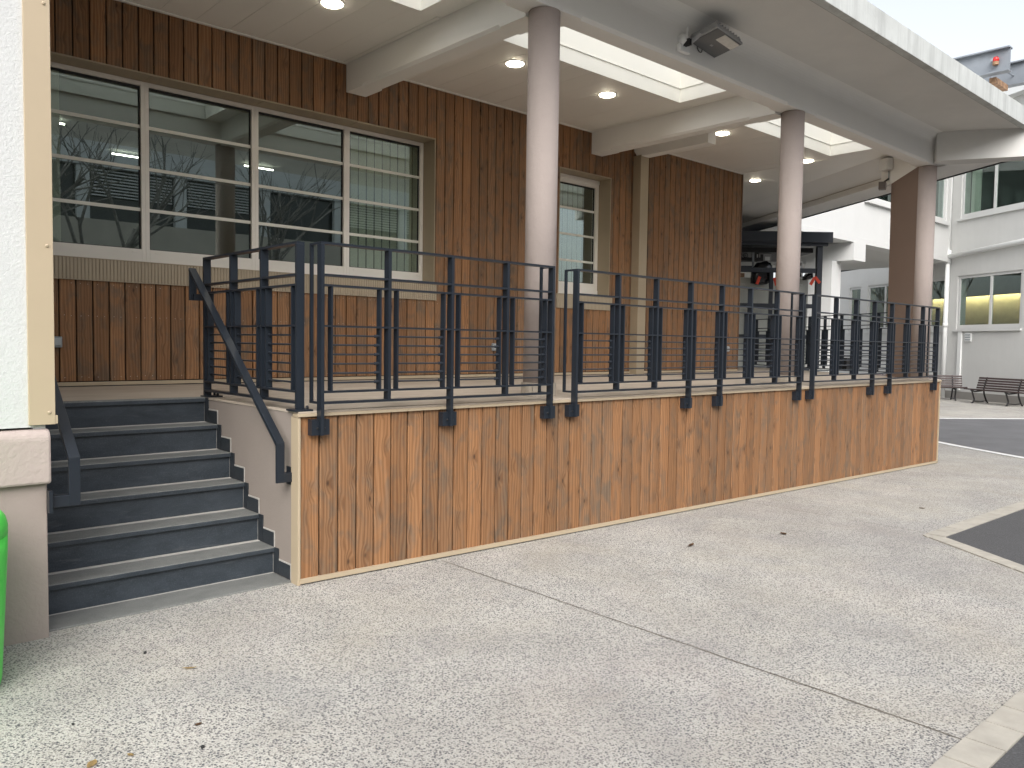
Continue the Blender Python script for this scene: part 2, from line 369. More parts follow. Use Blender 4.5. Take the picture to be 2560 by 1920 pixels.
def copy_tree(o, parent=None, **kw):
    c = o.copy(); C.objects.link(c)
    if parent: c.parent = parent
    for ch in list(o.children): copy_tree(ch, c)
    return c

# ------------------------------------------------------------------ site constants
H = 1.02            # terrace height
D = 3.123           # back wall plane
L = 9.728           # terrace front length
ZC = 4.275          # ceiling
def gz(x): return -0.016 * min(max(x, 0.0), 12.5)
AZ = R(31); DV = Vector((math.sin(AZ), math.cos(AZ), 0)); NV = Vector((-DV.y, DV.x, 0))   # skewed direction; NV points to the left of it

# ------------------------------------------------------------------ ground, roads, lines
bm = bmesh.new()
xs = [-70, 0, 12.5, 110]; ys = [-70, 90]
g = [[bm.verts.new((x, y, gz(x))) for y in ys] for x in xs]
for i in range(3): bm.faces.new((g[i][0], g[i + 1][0], g[i + 1][1], g[i][1]))
struct(finish('ground', bm, AGG))
def sheet(name, pts, m, lift):
    """flat polygon laid on the sloping ground, cut at the slope breaks"""
    bm = bmesh.new(); bm.faces.new([bm.verts.new((x, y, 0)) for x, y in pts])
    for x in (0.0, 12.5):
        bmesh.ops.bisect_plane(bm, geom=bm.verts[:] + bm.edges[:] + bm.faces[:], plane_co=(x, 0, 0), plane_no=(1, 0, 0))
    for v in bm.verts: v.co.z = gz(v.co.x) + lift
    bm.normal_update()
    for f in bm.faces:
        if f.normal.z < 0: f.normal_flip()
    me = bpy.data.meshes.new(name); bm.to_mesh(me); bm.free(); me.materials.append(m)
    o = bpy.data.objects.new(name, me); C.objects.link(o); return struct(o)
KA, KB = (4.66, -1.895), (3.56, -3.385)
sheet('asphalt_road', [(40, -1.895), KA, KB, (-30, -3.385), (-30, -40), (40, -40)], ASPH, 0.004)
sheet('asphalt_path', [(15.6, 4.65), (12.0, -0.29), (11.1, -1.5), (24.0, -1.5)], ASPH2, 0.004)
sheet('white_line', [(15.55, 4.69), (11.05, -1.48), (10.93, -1.40), (15.43, 4.77)], LINE, 0.008)
sheet('white_line', [(15.6, 4.65), (40, -13.2), (40.10, -13.05), (15.7, 4.80)], LINE, 0.008)
def joint(x, y0, y1, wmax):
    n_ = 40; le, ri = [], []
    xx = 0.0
    for i in range(n_ + 1):
        y = y0 + (y1 - y0) * i / n_; xx = 0.8 * xx + random.uniform(-0.0025, 0.0025); wd = wmax * random.uniform(0.45, 1.0)
        le.append((x + xx - wd / 2, y)); ri.append((x + xx + wd / 2, y))
    sheet('ground_joint', le + ri[::-1], JOINT, 0.003)
joint(1.004, -0.06, -3.245, 0.010); joint(4.724, -0.06, -1.745, 0.007); joint(8.454, -0.06, -1.745, 0.007)
# border pavers: every block a piece of its own
kerb = thing('kerb_strip', '', ''); del kerb['label']; del kerb['category']; kerb['kind'] = 'structure'
def paver(pts):
    bm = bmesh.new(); k = random.uniform(0.007, 0.011)
    c = sum((Vector((x, y, 0)) for x, y in pts), Vector()) / len(pts)
    top = [Vector((x, y, 0)) + (c - Vector((x, y, 0))).normalized() * 0.004 for x, y in pts]
    lo = [bm.verts.new((x, y, gz(x) - 0.03)) for x, y in pts]; hi = [bm.verts.new((p.x, p.y, gz(p.x) + k)) for p in top]
    bm.faces.new(hi); n = len(pts)
    for i in range(n): bm.faces.new((lo[i], lo[(i + 1) % n], hi[(i + 1) % n], hi[i]))
    part('paver', bm, PAVER, kerb)
x = 0.355
for k in range(-14, 15):
    a = 0.798 + 0.2155 * k + 0.002; b = a + 0.2115
    if b < 3.45: paver([(a, -3.385), (b, -3.385), (b, -3.245), (a, -3.245)])
paver([(3.385, -3.385), (3.55, -3.385), (3.42, -3.245), (3.385, -3.245)])
u = Vector((KA[0] - KB[0], KA[1] - KB[1], 0)); ln = u.length; u.normalize(); nn_ = Vector((-u.y, u.x, 0)) * 0.14
n = 8
for k in range(n):
    a = Vector((KB[0], KB[1], 0)) + u * (ln * k / n + 0.002); b = Vector((KB[0], KB[1], 0)) + u * (ln * (k + 1) / n - 0.002)
    q = [a, b, b + nn_, a + nn_]; paver([(v.x, v.y) for v in q])
for k in range(80):
    a = 4.665 + 0.208 * k + 0.002; b = a + 0.204
    paver([(a, -1.895), (b, -1.895), (b, -1.745), (a, -1.745)])
paver([(4.545, -1.80), (4.66, -1.892), (4.661, -1.745), (4.60, -1.745)])

# ------------------------------------------------------------------ cladding boards
def board(x0, x1, z0, z1, y, m, parent, slope=False):
    """vertical chamfered board; front face on plane y, bottom may follow the ground"""
    bm = bmesh.new(); c = 0.0082; t = 0.020; j = random.uniform(-0.0015, 0.0015)
    prof = [(x0 + 0.0052, y + t), (x0 + 0.0052, y + 0.004), (x0 + c, y + j), (x1 - c, y + j), (x1 - 0.0052, y + 0.004), (x1 - 0.0052, y + t)]
    lo = [bm.verts.new((px, py, (z0 + gz(px)) if slope else z0)) for px, py in prof]
    hi = [bm.verts.new((px, py, z1)) for px, py in prof]
    n = len(prof)
    for i in range(n): bm.faces.new((lo[i], lo[(i + 1) % n], hi[(i + 1) % n], hi[i]))
    bm.faces.new(lo); bm.faces.new(hi)
    return part('board', bm, m, parent)

# ------------------------------------------------------------------ terrace
ter = thing('terrace', 'raised terrace faced in vertical brown boards with a pale floor and tan edging', 'terrace', (0, 0, 0))
EDX = lambda y: L + 0.02 + 0.60 * max(y, 0)
# core and floor (end follows the skewed line)
bm = bmesh.new()
pts = [(-0.0, 0.022), (L - 0.004, 0.022), (EDX(6.2) - 0.02, 6.2), (9.50, 6.2), (9.50, D + 0.4), (-1.29, D + 0.4), (-1.29, 1.40), (0.0, 1.40)]
bmprism(bm, [(x, y, -0.4) for x, y in pts], (0, 0, H - 0.012 + 0.4)); part('core', bm, BACKB, ter)
bm = bmesh.new()
fp = [(-0.012, -0.012), (L + 0.012, -0.012), (EDX(6.2), 6.2), (9.50, 6.2), (9.50, D + 0.4), (-1.29, D + 0.4), (-1.29, 1.425), (-0.012, 1.425)]
bmprism(bm, [(x, y, H - 0.010) for x, y in fp], (0, 0, 0.010)); part('floor', bm, DECK, ter)
for k in range(77):
    x0 = 0.004 + k * 0.1262; x1 = min(x0 + 0.1262, L - 0.004)
    board(x0, x1, 0.036, 0.988, 0.0, WOOD, ter, True)
bm = bmesh.new(); bmprism(bm, [(0.0, -0.016, gz(0) + 0.009), (0.0, -0.016, 0.036), (L, -0.016, gz(L) + 0.036), (L, -0.016, gz(L) + 0.009)], (0, 0.030, 0)); part('bottom_trim', bm, TAN, ter)
box('cap_trim', (-0.018, -0.020, 0.989), (L + 0.018, 0.05, H - 0.011), TAN, ter, 0.002)
bm = bmesh.new(); bmprism(bm, [(L + 0.018, 0.03, 0.985), (L + 0.018, -0.02, 0.985), (EDX(6.2) + 0.01, 6.2, 0.985), (EDX(6.2) - 0.05, 6.2, 0.985)], (0, 0, H - 0.012 - 0.985)); part('cap_trim', bm, TAN, ter)
box('corner_trim', (-0.014, -0.012, 0.0), (0.003, 0.075, 0.988), TAN, ter, 0.002)
box('corner_trim', (L - 0.003, -0.012, gz(L)), (L + 0.008, 0.05, 0.988), TAN, ter, 0.002)
# stair side wall, rendered, its top following the floor
box('side_wall', (-0.008, 0.075, -0.1), (0.05, 1.42, H - 0.011), GREYST, ter)

# ------------------------------------------------------------------ staircase
st = thing('staircase', 'dark slate outdoor stairs with six risers between pink stone pier and terrace', 'stairs', (0, 0, 0))
XL, XR = -1.29, -0.0095; Y0, TT, RI = 0.077, 0.214, H / 6
box('landing_slab', (XL - 0.02, Y0, -0.06), (XR, Y0 + 0.26, 0.010), TREAD, st, 0.003)
for k in range(1, 7):
    y = Y0 + TT * k; z = RI * k
    box('riser', (XL, y + 0.018, z - RI + 0.004), (XR - 0.001, y + 0.05, z - 0.028), SLATE, st)
    box('tread', (XL, y, z - 0.028), (XR - 0.001, y + (0.255 if k < 6 else 0.075), z + (0.0 if k < 6 else 0.004)), TREAD, st, 0.004)
    box('nosing', (XL, y - 0.0015, z - 0.027), (XR - 0.0012, y + 0.004, z - 0.004), SLATE, st)
    box('core', (XL, y + 0.05, -0.05), (XR - 0.002, y + TT + 0.05 if k < 6 else 1.43, z - 0.0285), SLATE, st)
    box('grout', (XL, y + 0.2015, z), (XR - 0.001, y + 0.2315, z + 0.003), CAULK, st) if k < 6 else None
    box('grout', (XR - 0.004, y + 0.012, z - RI + 0.004), (XR + 0.0005, y + 0.0185, z - 0.029), CAULK, st)
box('grout', (XL, Y0 + 0.2265, 0.010), (XR, Y0 + 0.2325, 0.013), CAULK, st)
# stepped skirting tiles on the side wall
for k in range(0, 6):
    y = Y0 + TT * k; z = RI * k
    zt = z + (0.012 if k == 0 else 0.0)
    box('skirting_tile', (XR - 0.004, y + 0.012, zt + 0.002), (XR + 0.006, y + TT - 0.058, zt + 0.088), SLATE2, st)
    if k < 6: box('skirting_tile', (XR - 0.0045, y + TT - 0.054, zt + 0.002), (XR + 0.006, y + TT + 0.012, z + RI + 0.0), SLATE2, st)
    zb = z + RI
    box('grout', (XR - 0.0015, y + 0.003, zt + 0.088), (XR + 0.006, y + TT - 0.054, zt + 0.097), CAULK, st)
    box('grout', (XR - 0.0015, y + 0.003, zt - (0.010 if k else 0.0)), (XR + 0.006, y + 0.012, zt + 0.088), CAULK, st)

# ------------------------------------------------------------------ left building wall with stone plinth
lw = thing('white_wall', 'white roughcast wall on a pinkish stone plinth at the left of the stairs', 'wall', (-1.6, 0.3, 0))
box('render_face', (-9.0, 0.0, 1.01), (-1.352, D + 0.3, 7.0), STUCW, lw)
box('corner_core', (-1.352, 0.012, 1.0), (-1.300, D, 7.0), STUCW, lw)
t = box('corner_trim', (-1.372, -0.012, 1.020), (-1.262, 0.0035, 7.0), TAN, lw, 0.002)
box('corner_trim', (-1.272, 0.0035, 1.020), (-1.262, 0.30, 7.0), TAN, lw)
for z in (1.077, 1.855, 2.96):
    bm = bmesh.new(); bmlathe(bm, [(0.008, 0), (0.008, 0.003), (0.004, 0.006)], 10)
    bmesh.ops.rotate(bm, verts=bm.verts, matrix=Matrix.Rotation(R(90), 3, 'X')); bmesh.ops.translate(bm, verts=bm.verts, vec=(-1.288, -0.012, z)); part('screw', bm, TAN, t)
box('trim_return', (-1.300, -0.010, 1.0235), (-1.252, 0.05, 1.062), TAN, lw)
# moulded plinth cap: rounded top edge
bm = bmesh.new(); pr = []
for i in range(7):
    a = R(90 * i / 6); pr.append((-0.035 + 0.05 - 0.05 * math.sin(a), 0.955 + 0.05 * math.sin(a) if False else 0.95 + 0.05 * (1 - math.cos(a))))
prof = [(0.30, 0.742), (-0.03, 0.742), (-0.03, 0.95)] + [(-0.03 + 0.05 * (1 - math.cos(R(15 * i))), 0.95 + 0.05 * math.sin(R(15 * i))) for i in range(1, 7)] + [(0.30, 1.000)]
bmprism(bm, [(-9.0, y, z) for y, z in prof], (7.715, 0, 0))
# round the right end too
part('plinth_cap', bm, PINK, lw, bev=0.012)
box('plinth', (-9.0, 0.004, -0.15), (-1.298, D, 0.742), PINK2, lw, 0.006)

# ------------------------------------------------------------------ back wall (main building) with windows
bw = thing('building_wall', 'building front clad in dark brown vertical boards under the canopy roof', 'building', (4.0, D, H))
REC = 0.24; YF = D + REC
WA = (-0.90, 3.283, 2.095, 3.712); WB = (5.30, 6.292, 2.10, 3.716)
ZW0 = 1.066
p = 0.1275; xb = -0.52 - 6 * p
def in_win(a, b, W): return b > W[0] + 0.02 and a < W[1] - 0.02
k = 0
while xb + p * k < 9.57:
    a = xb + p * k; b = min(a + p, 9.575); k += 1
    if a < -1.29: continue
    if 6.76 < (a + b) / 2 < 6.95 and False: continue
    W = WA if in_win(a, b, WA) else (WB if in_win(a, b, WB) else None)
    if W is None:
        board(a, b, ZW0, ZC + 0.03, D, WOOD, bw)
    else:
        a2, b2 = a, b
        board(a, b, ZW0, 1.918, D, WOOD, bw); board(a, b, W[3] + 0.006, ZC + 0.03, D, WOOD, bw)
        if a < W[1] < b: board(W[1] + 0.002, b, 1.918, W[3] + 0.006, D, WOOD, bw)
        if a < W[0] < b: board(a, W[0] - 0.002, 1.918, W[3] + 0.006, D, WOOD, bw)
# board nails (small pale heads) joined: too small to pick apart
bm = bmesh.new()
for k in range(0, 40):
    a = xb + p * k
    if a < -1.2: continue
    for dx in (0.036, 0.092):
        for z in (1.10, 1.612, 1.876):
            if random.random() < 0.8:
                bmtube(bm, (a + dx + random.uniform(-.004, .004), D - 0.0012, z + random.uniform(-.005, .005)), (a + dx, D + 0.004, z), 0.0028, n=6)
o = part('nail_heads', bm, paint('steel_nail', (0.55, 0.48, 0.42), 0.4), bw); o['kind'] = 'stuff'
# backing behind boards, split round the openings
def backing(x0, x1, z0, z1): box('backing', (x0, D + 0.021, z0), (x1, D + 0.20, z1), BACKB, bw)
backing(-1.28, WA[0] - 0.013, H + 0.02, 4.4); backing(WA[1] + 0.013, WB[0] - 0.013, H + 0.02, 4.4); backing(WB[1] + 0.013, 9.57, H + 0.02, 4.4)
for W in (WA, WB): backing(W[0], W[1], H + 0.02, W[2] - 0.01); backing(W[0], W[1], W[3] + 0.01, 4.4)
box('end_trim', (9.577, D - 0.004, H + 0.02), (9.60, D + 0.25, 4.27), paint('brown_end_trim', (0.14, 0.075, 0.04), 0.6), bw)
# foot trim and dark gap at the floor
box('foot_trim', (-1.28, D - 0.012, H + 0.008), (9.58, D + 0.019, 1.058), TAN, bw, 0.002)
box('floor_gap', (-1.28, D - 0.009, H + 0.0005), (9.58, D + 0.015, H + 0.0075), BLACK, bw)
for (x0, x1) in ((-0.94, 3.325), (5.26, 6.36)):
    pass
# ribbed sill panels
def sill_panel(x0, x1):
    bm = bmesh.new(); n = int((x1 - x0) / 0.028); s = (x1 - x0) / n
    pts = []
    for i in range(n):
        xa = x0 + i * s; pts += [(xa, D - 0.014), (xa + s * 0.45, D - 0.014), (xa + s * 0.55, D - 0.008), (xa + s * 0.9, D - 0.008)]
    pts.append((x1, D - 0.014))
    lo = [bm.verts.new((px, py, 1.914)) for px, py in pts]; hi = [bm.verts.new((px, py, 2.089)) for px, py in pts]
    for i in range(len(pts) - 1): bm.faces.new((lo[i], lo[i + 1], hi[i + 1], hi[i]))
    part('ribbed_panel', bm, CORR, bw)
    box('sill_cap', (x0, D - 0.016, 2.0895), (x1, YF + 0.01, 2.096), OLIVE, bw)
    box('panel_back', (x0, D - 0.006, 1.9145), (x1, D + 0.02, 2.0885), CORR, bw)
    box('panel_edge', (x0, D - 0.0155, 1.908), (x1, D + 0.001, 1.9135), CORR, bw)
sill_panel(-0.94, 3.32); sill_panel(5.26, 6.36)
# reveals
for W in (WA, WB):
    box('reveal', (W[1], D - 0.003, W[2] + 0.002), (W[1] + 0.012, YF + 0.05, W[3] + 0.01), OLIVE, bw)
    box('reveal', (W[0] - 0.012, D - 0.003, W[2] + 0.002), (W[0], YF + 0.05, W[3] + 0.01), OLIVE, bw)
    box('reveal_head', (W[0] - 0.012, D - 0.006, W[3] - 0.004), (W[1] + 0.012, YF + 0.05, W[3] + 0.009), OLIVE, bw)
    for xx in ([1.25, 2.28, 0.22] if W is WA else []):
        box('cover_strip', (xx, D - 0.0075, W[3] - 0.008), (xx + 0.05, D + 0.15, W[3] - 0.0041), OLIVE, bw)
# tan post between the two board fields
box('corner_post', (6.770, D - 0.137, H + 0.002), (6.947, D - 0.002, 4.10), OLIVE, bw, 0.003)

# windows of the back wall: one leaf each
def leaf(x0, x1, z0, z1, gx0, gx1, gz0, gz1, bars, catches=(), double=False):
    fr = None
    bm = bmesh.new(); y0, y1 = YF - 0.03, YF + 0.03
    for a, b in (((x0, y0, z0), (gx0, y1, z1)), ((gx1, y0, z0), (x1, y1, z1)), ((gx0, y0, z0), (gx1, y1, gz0)), ((gx0, y0, gz1), (gx1, y1, z1))): bmbox(bm, a, b)
    fr = part('window', bm, FRAMEW, bw, bev=0.002)
    bm = bmesh.new(); e = 0.012
    for a, b in (((gx0, YF - 0.004, gz0), (gx0 + e, YF + 0.012, gz1)), ((gx1 - e, YF - 0.004, gz0), (gx1, YF + 0.012, gz1)), ((gx0, YF - 0.004, gz1 - e * 1.6), (gx1, YF + 0.012, gz1)), ((gx0, YF - 0.004, gz0), (gx1, YF + 0.012, gz0 + e * .6))): bmbox(bm, a, b)
    part('gasket', bm, BLACK, fr)
    box('pane', (gx0, YF + 0.005, gz0), (gx1, YF + 0.009, gz1), GLASS, fr)
    for z in bars:
        box('glazing_bar', (gx0 + 0.002, YF - 0.006, z - 0.0145), (gx1 - 0.002, YF + 0.003, z + 0.0145), BARW, fr)
    for x in catches:
        box('catch', (x - 0.02, y0 - 0.006, gz0 - 0.033), (x + 0.02, y0, gz0 - 0.023), FRAMEW, fr)
    if double:
        box('shutter_box', (x0, y0 - 0.01, z1 - 0.05), (x1, y0, z1), FRAMEW, fr)
        box('lower_rail', (x0, y0 - 0.008, z0), (x1, y0, z0 + 0.085), FRAMEW, fr)
BARS = (3.313, 2.947, 2.581)
mx = [(-0.90, -0.83), (0.199, 0.268), (1.227, 1.297), (2.249, 2.317), (3.268, 3.281)]
for i in range(4):
    x0 = (mx[i][0] + mx[i][1]) / 2 if i else -0.898; x1 = (mx[i + 1][0] + mx[i + 1][1]) / 2 if i < 3 else 3.281
    leaf(x0, x1 - 0.0005, 2.098, 3.705, mx[i][1], mx[i + 1][0] - (0.03 if i == 3 else 0), 2.227, 3.668, BARS, ((mx[i + 1][0] - 0.06,) if i % 2 == 0 else (mx[i][1] + 0.07,)) + ((3.22,) if i == 3 else ()))
leaf(5.302, 6.290, 2.102, 3.706, 5.37, 6.228, 2.278, 3.605, (3.275, 2.925, 2.573), (6.20,), True)

# rooms behind the glass
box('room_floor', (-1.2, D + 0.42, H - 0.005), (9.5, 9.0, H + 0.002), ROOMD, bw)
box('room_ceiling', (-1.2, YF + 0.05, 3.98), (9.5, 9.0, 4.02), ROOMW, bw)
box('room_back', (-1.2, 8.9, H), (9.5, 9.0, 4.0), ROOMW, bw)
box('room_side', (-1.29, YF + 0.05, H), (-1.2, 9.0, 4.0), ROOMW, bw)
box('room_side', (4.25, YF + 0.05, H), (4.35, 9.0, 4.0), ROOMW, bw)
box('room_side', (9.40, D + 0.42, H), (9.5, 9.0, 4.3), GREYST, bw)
box('room_pillar', (-0.62, YF + 0.35, H), (-0.36, YF + 0.6, 3.98), BLIND, bw)
bl = thing('vertical_blind', 'pale green vertical slat blind behind the rightmost pane of the wide window', 'blind', (2.8, YF + 0.10, 3.66))
for i in range(10):
    x = 2.355 + 0.1025 * i
    bm = bmesh.new(); mt = Matrix.Translation((x, YF + 0.11, 0)) @ Matrix.Rotation(R(-2 + random.uniform(-3, 3)), 4, 'Z')
    bmbox(bm, (-0.0435, -0.001, 2.13), (0.0435, 0.001, 3.68), mt); part('slat', bm, BLIND, bl)
box('head_rail', (2.30, YF + 0.085, 3.68), (3.30, YF + 0.135, 3.70), BLIND, bl)
bl = thing('vertical_blind', 'grey vertical slat blind behind the narrow window right of the first column', 'blind', (5.8, YF + 0.10, 3.6))
for i in range(8):
    x = 5.37 + 0.098 * i
    bm = bmesh.new(); mt = Matrix.Translation((x, YF + 0.11, 0)) @ Matrix.Rotation(R(0 + random.uniform(-3, 3)), 4, 'Z')
    bmbox(bm, (-0.042, -0.001, 2.13), (0.042, 0.001, 3.64), mt); part('slat', bm, BLIND2, bl)
box('head_rail', (5.35, YF + 0.085, 3.64), (6.25, YF + 0.135, 3.665), BLIND2, bl)
for i, (x, y, z, lab) in enumerate(((0.1, 6.4, 3.93, 'lit ceiling tube inside the room, leftmost seen through the wide window'), (1.4, 7.6, 3.93, 'lit ceiling tube inside the room, second from the left behind the wide window'), (3.0, 7.0, 3.93, 'lit ceiling tube inside the room behind the third pane of the wide window'))):
    o = finish('tube_lamp', (lambda b: (bmtube(b, (-0.22, 0, 0), (0.22, 0, 0), 0.010, n=8), b)[1])(bmesh.new()), TUBE); o.location = (x, y, z)
    tag(o, lab, 'lamp', 'tube lamps in the room')

# ------------------------------------------------------------------ wall sockets
def socket(x, z, label):
    t = thing('wall_socket', label, 'socket', (x, D, z), 'grey sockets on the boards')
    box('back_box', (x - 0.04, D - 0.03, z - 0.045), (x + 0.04, D, z + 0.045), GPLAST, t, 0.006)
    box('flap', (x - 0.030, D - 0.042, z - 0.03), (x + 0.030, D - 0.031, z + 0.032), paint('socket_flap', (0.42, 0.46, 0.48), 0.4), t, 0.004)
socket(-0.545, 1.391, 'grey outdoor socket on the boards beside the white wall corner')
socket(4.20, 1.386, 'grey outdoor socket on the boards left of the first column')
socket(9.25, 1.395, 'grey outdoor socket near the far end of the board wall')

# ------------------------------------------------------------------ columns
def column(x, y, label):
    t = thing('column', label, 'column', (x, y, H), 'round taupe columns')
    bm = bmesh.new(); bmlathe(bm, [(0.125, 0.105), (0.125, 2.99)], 40, (x, y, H)); part('shaft', bm, TAUPE, t, True)
    # tiled foot ring: separate small tiles
    n = 14
    for i in range(n):
        bm = bmesh.new(); a0 = 2 * math.pi * (i + 0.03) / n; a1 = 2 * math.pi * (i + 0.97) / n
        pts = [(x + r * math.cos(a), y + r * math.sin(a), H + 0.001) for r, a in ((0.139, a0), (0.139, (a0 + a1) / 2), (0.139, a1), (0.12, a1), (0.12, a0))]
        bmprism(bm, pts, (0, 0, 0.105)); part('foot_tile', bm, paint('beige_tile', (0.44, 0.39, 0.32), 0.6) if 'beige_tile' not in bpy.data.materials else bpy.data.materials['beige_tile'], t)
    return t
column(2.25, 0.33, 'nearest round taupe column, behind the gap between the first and second front railings')
column(6.09, 0.33, 'middle round taupe column, in front of the dark shelter')
# third support: round nose with a flat brown fin behind it
X3, Y3 = 9.86, 0.33
t3 = thing('column', 'farthest support, a taupe half-round column joined to a wide brown fin', 'column', (X3, Y3, H))
bm = bmesh.new(); bmlathe(bm, [(0.125, 0.001), (0.125, 2.99)], 40, (X3, Y3, H)); part('shaft', bm, TAUPE, t3, True)
N0 = Vector((X3, Y3, 0)); bk0 = 0.56; bk1 = 0.60
for side in (1,):
    bm = bmesh.new(); o1 = NV * 0.124; o2 = -NV * 0.124
    a0 = N0 + DV * 0.02; b0 = N0 + DV * bk0; b1 = N0 + DV * bk1
    v = [bm.verts.new(p) for p in ((a0 + o1 + Vector((0, 0, H))), (b0 + o1 + Vector((0, 0, H))), (b1 + o1 + Vector((0, 0, 3.885))), (a0 + o1 + Vector((0, 0, 4.02))),
                                   (a0 + o2 + Vector((0, 0, H))), (b0 + o2 + Vector((0, 0, H))), (b1 + o2 + Vector((0, 0, 3.885))), (a0 + o2 + Vector((0, 0, 4.02))))]
    for f in ((0, 1, 2, 3), (4, 7, 6, 5), (0, 4, 5, 1), (1, 5, 6, 2), (2, 6, 7, 3), (0, 3, 7, 4)): bm.faces.new([v[i] for i in f])
    part('fin', bm, FIN, t3)

# ------------------------------------------------------------------ canopy roof
cr_ = thing('canopy_roof', 'white canopy roof with beams, skylights and a weathered concrete edge over the terrace', 'roof', (4, 0.3, 4.0))
EB0, EB1, ZB = 0.22, 0.445, 4.015
def chamfer_beam(name, along, a, b, lo, hi, zb, zt, c=0.026, stop=0.30):
    """beam with a stopped chamfer on both lower edges"""
    bm = bmesh.new()
    def ring(s, ch):
        pr = [(lo, zt), (lo, zb + ch), (lo + ch, zb), (hi - ch, zb), (hi, zb + ch), (hi, zt)]
        return [bm.verts.new((s, q, z) if along == 'x' else (q, s, z)) for q, z in pr]
    rs = [ring(a, 0.0006), ring(a + stop, 0.0006), ring(a + stop + 0.02, c), ring(b - stop - 0.02, c), ring(b - stop, 0.0006), ring(b, 0.0006)]
    for r0, r1 in zip(rs, rs[1:]):
        for i in range(6): bm.faces.new((r0[i], r0[(i + 1) % 6], r1[(i + 1) % 6], r1[i]))
    bm.faces.new(rs[0]); bm.faces.new(list(reversed(rs[-1])))
    return part(name, bm, WHITEP, cr_)
chamfer_beam('edge_beam', 'x', -1.29, 2.25, EB0, EB1, ZB, 4.46); chamfer_beam('edge_beam', 'x', 2.25, 6.09, EB0, EB1, ZB, 4.46)
chamfer_beam('edge_beam', 'x', 6.09, 9.86, EB0, EB1, ZB, 4.46)
chamfer_beam('cross_beam', 'y', EB1 - 0.01, D - 0.002, 2.147, 2.378, 3.985, 4.46); chamfer_beam('cross_beam', 'y', EB1 - 0.01, D - 0.002, 5.89, 6.10, 3.985, 4.46)
# stub beam on the tan post, lower corner cut at the wall
bm = bmesh.new(); bmprism(bm, [(6.78, 1.895, 4.275), (6.78, 1.895, 4.085), (6.78, D - 0.06, 4.085), (6.78, D - 0.003, 4.17), (6.78, D - 0.003, 4.275)], (0.17, 0, 0)); part('stub_beam', bm, WHITEP, cr_)
# soffit slab of the overhang, fascia and drip strip
YFa = -0.82
XE = lambda y, o=0.0: 11.6 + o + 0.60 * (y + 0.82)
bm = bmesh.new(); bmprism(bm, [(-1.27, YFa + 0.085, 4.43), (XE(YFa + .085), YFa + 0.085, 4.43), (XE(EB0 + .1), EB0 + 0.1, 4.43), (-1.27, EB0 + 0.1, 4.43)], (0, 0, 0.21)); part('soffit_slab', bm, SOFF, cr_)
bm = bmesh.new(); bmprism(bm, [(-1.27, YFa, 4.41), (XE(YFa), YFa, 4.41), (XE(YFa), YFa, 4.645), (-1.27, YFa, 4.645)], (0, 0.084, 0)); part('fascia', bm, FASC, cr_, bev=0.004)
bm = bmesh.new(); bmprism(bm, [(-1.27, YFa + 0.084, 4.418), (XE(YFa), YFa + 0.084, 4.418), (XE(YFa), YFa + 0.084, 4.6), (-1.27, YFa + 0.084, 4.6)], (0, 0.012, 0)); part('drip_strip', bm, paint('grey_drip', (0.30, 0.30, 0.28), 0.8), cr_)
# rounded cove between edge beam and soffit
bm = bmesh.new(); cv = [(EB0 - 0.16 + 0.16 * math.sin(R(a)), 4.432 - 0.16 + 0.16 * math.cos(R(a))) for a in range(0, 91, 10)] + [(EB0 + 0.001, 4.432)]
bmprism(bm, [(-1.27, y, z) for y, z in cv], (9.86 + 1.27, 0, 0)); part('cove', bm, WHITEP, cr_)
# roof plates over the porch, pierced by three skylights
SK = [(-0.75, 1.915), (2.63, 5.628), (6.35, 9.337)]; SY0, SY1 = 0.50, 1.51
def plate(x0, y0, x1, y1): box('roof_plate', (x0, y0, 4.46), (x1, y1, 4.62), FASC, cr_)
plate(-1.27, EB0 + 0.1, 9.5, SY0 - 0.02); plate(-1.27, SY1 + 0.02, 9.5, D + 0.5)
ex = [-1.27] + [v for s in SK for v in s] + [9.5]
for i in range(0, len(ex), 2): plate(ex[i] + (0.016 if i else 0), SY0 - 0.02, (ex[i + 1] - 0.016) if i + 2 < len(ex) else 9.5, SY1 + 0.02)
bm = bmesh.new(); bmprism(bm, [(9.5, EB0 + .1, 4.46), (XE(EB0), EB0 + .1, 4.46), (XE(7.5), 7.5, 4.46), (9.5, 7.5, 4.46)], (0, 0, 0.16)); part('roof_plate', bm, FASC, cr_)
for (a, b) in SK:
    sk = box('skylight', (a - 0.012, SY0 - 0.012, 4.425), (b + 0.012, SY0, 4.66), SHAFT, cr_)
    bm = bmesh.new()
    for lo, hi in (((a - 0.014, SY1, ZC - 0.004), (b + 0.014, SY1 + 0.014, 4.66)), ((b, SY0, ZC - 0.004), (b + 0.014, SY1, 4.66)), ((a - 0.014, SY0, ZC - 0.004), (a, SY1, 4.66)), ((a - .014, SY0 - .026, ZC - .004), (b + .014, SY0 - .012, 4.66))): bmbox(bm, lo, hi)
    part('lining', bm, SHAFT, sk)
    bm = bmesh.new()
    for lo, hi in (((a, SY1 - 0.012, 4.425), (b, SY1, 4.437)), ((b - 0.012, SY0, 4.425), (b, SY1 - 0.012, 4.437))): bmbox(bm, lo, hi)
    part('ledge', bm, SHAFT, sk)
    box('glazing', (a - 0.03, SY0 - 0.03, 4.665), (b + 0.03, SY1 + 0.03, 4.675), SKYL, sk)
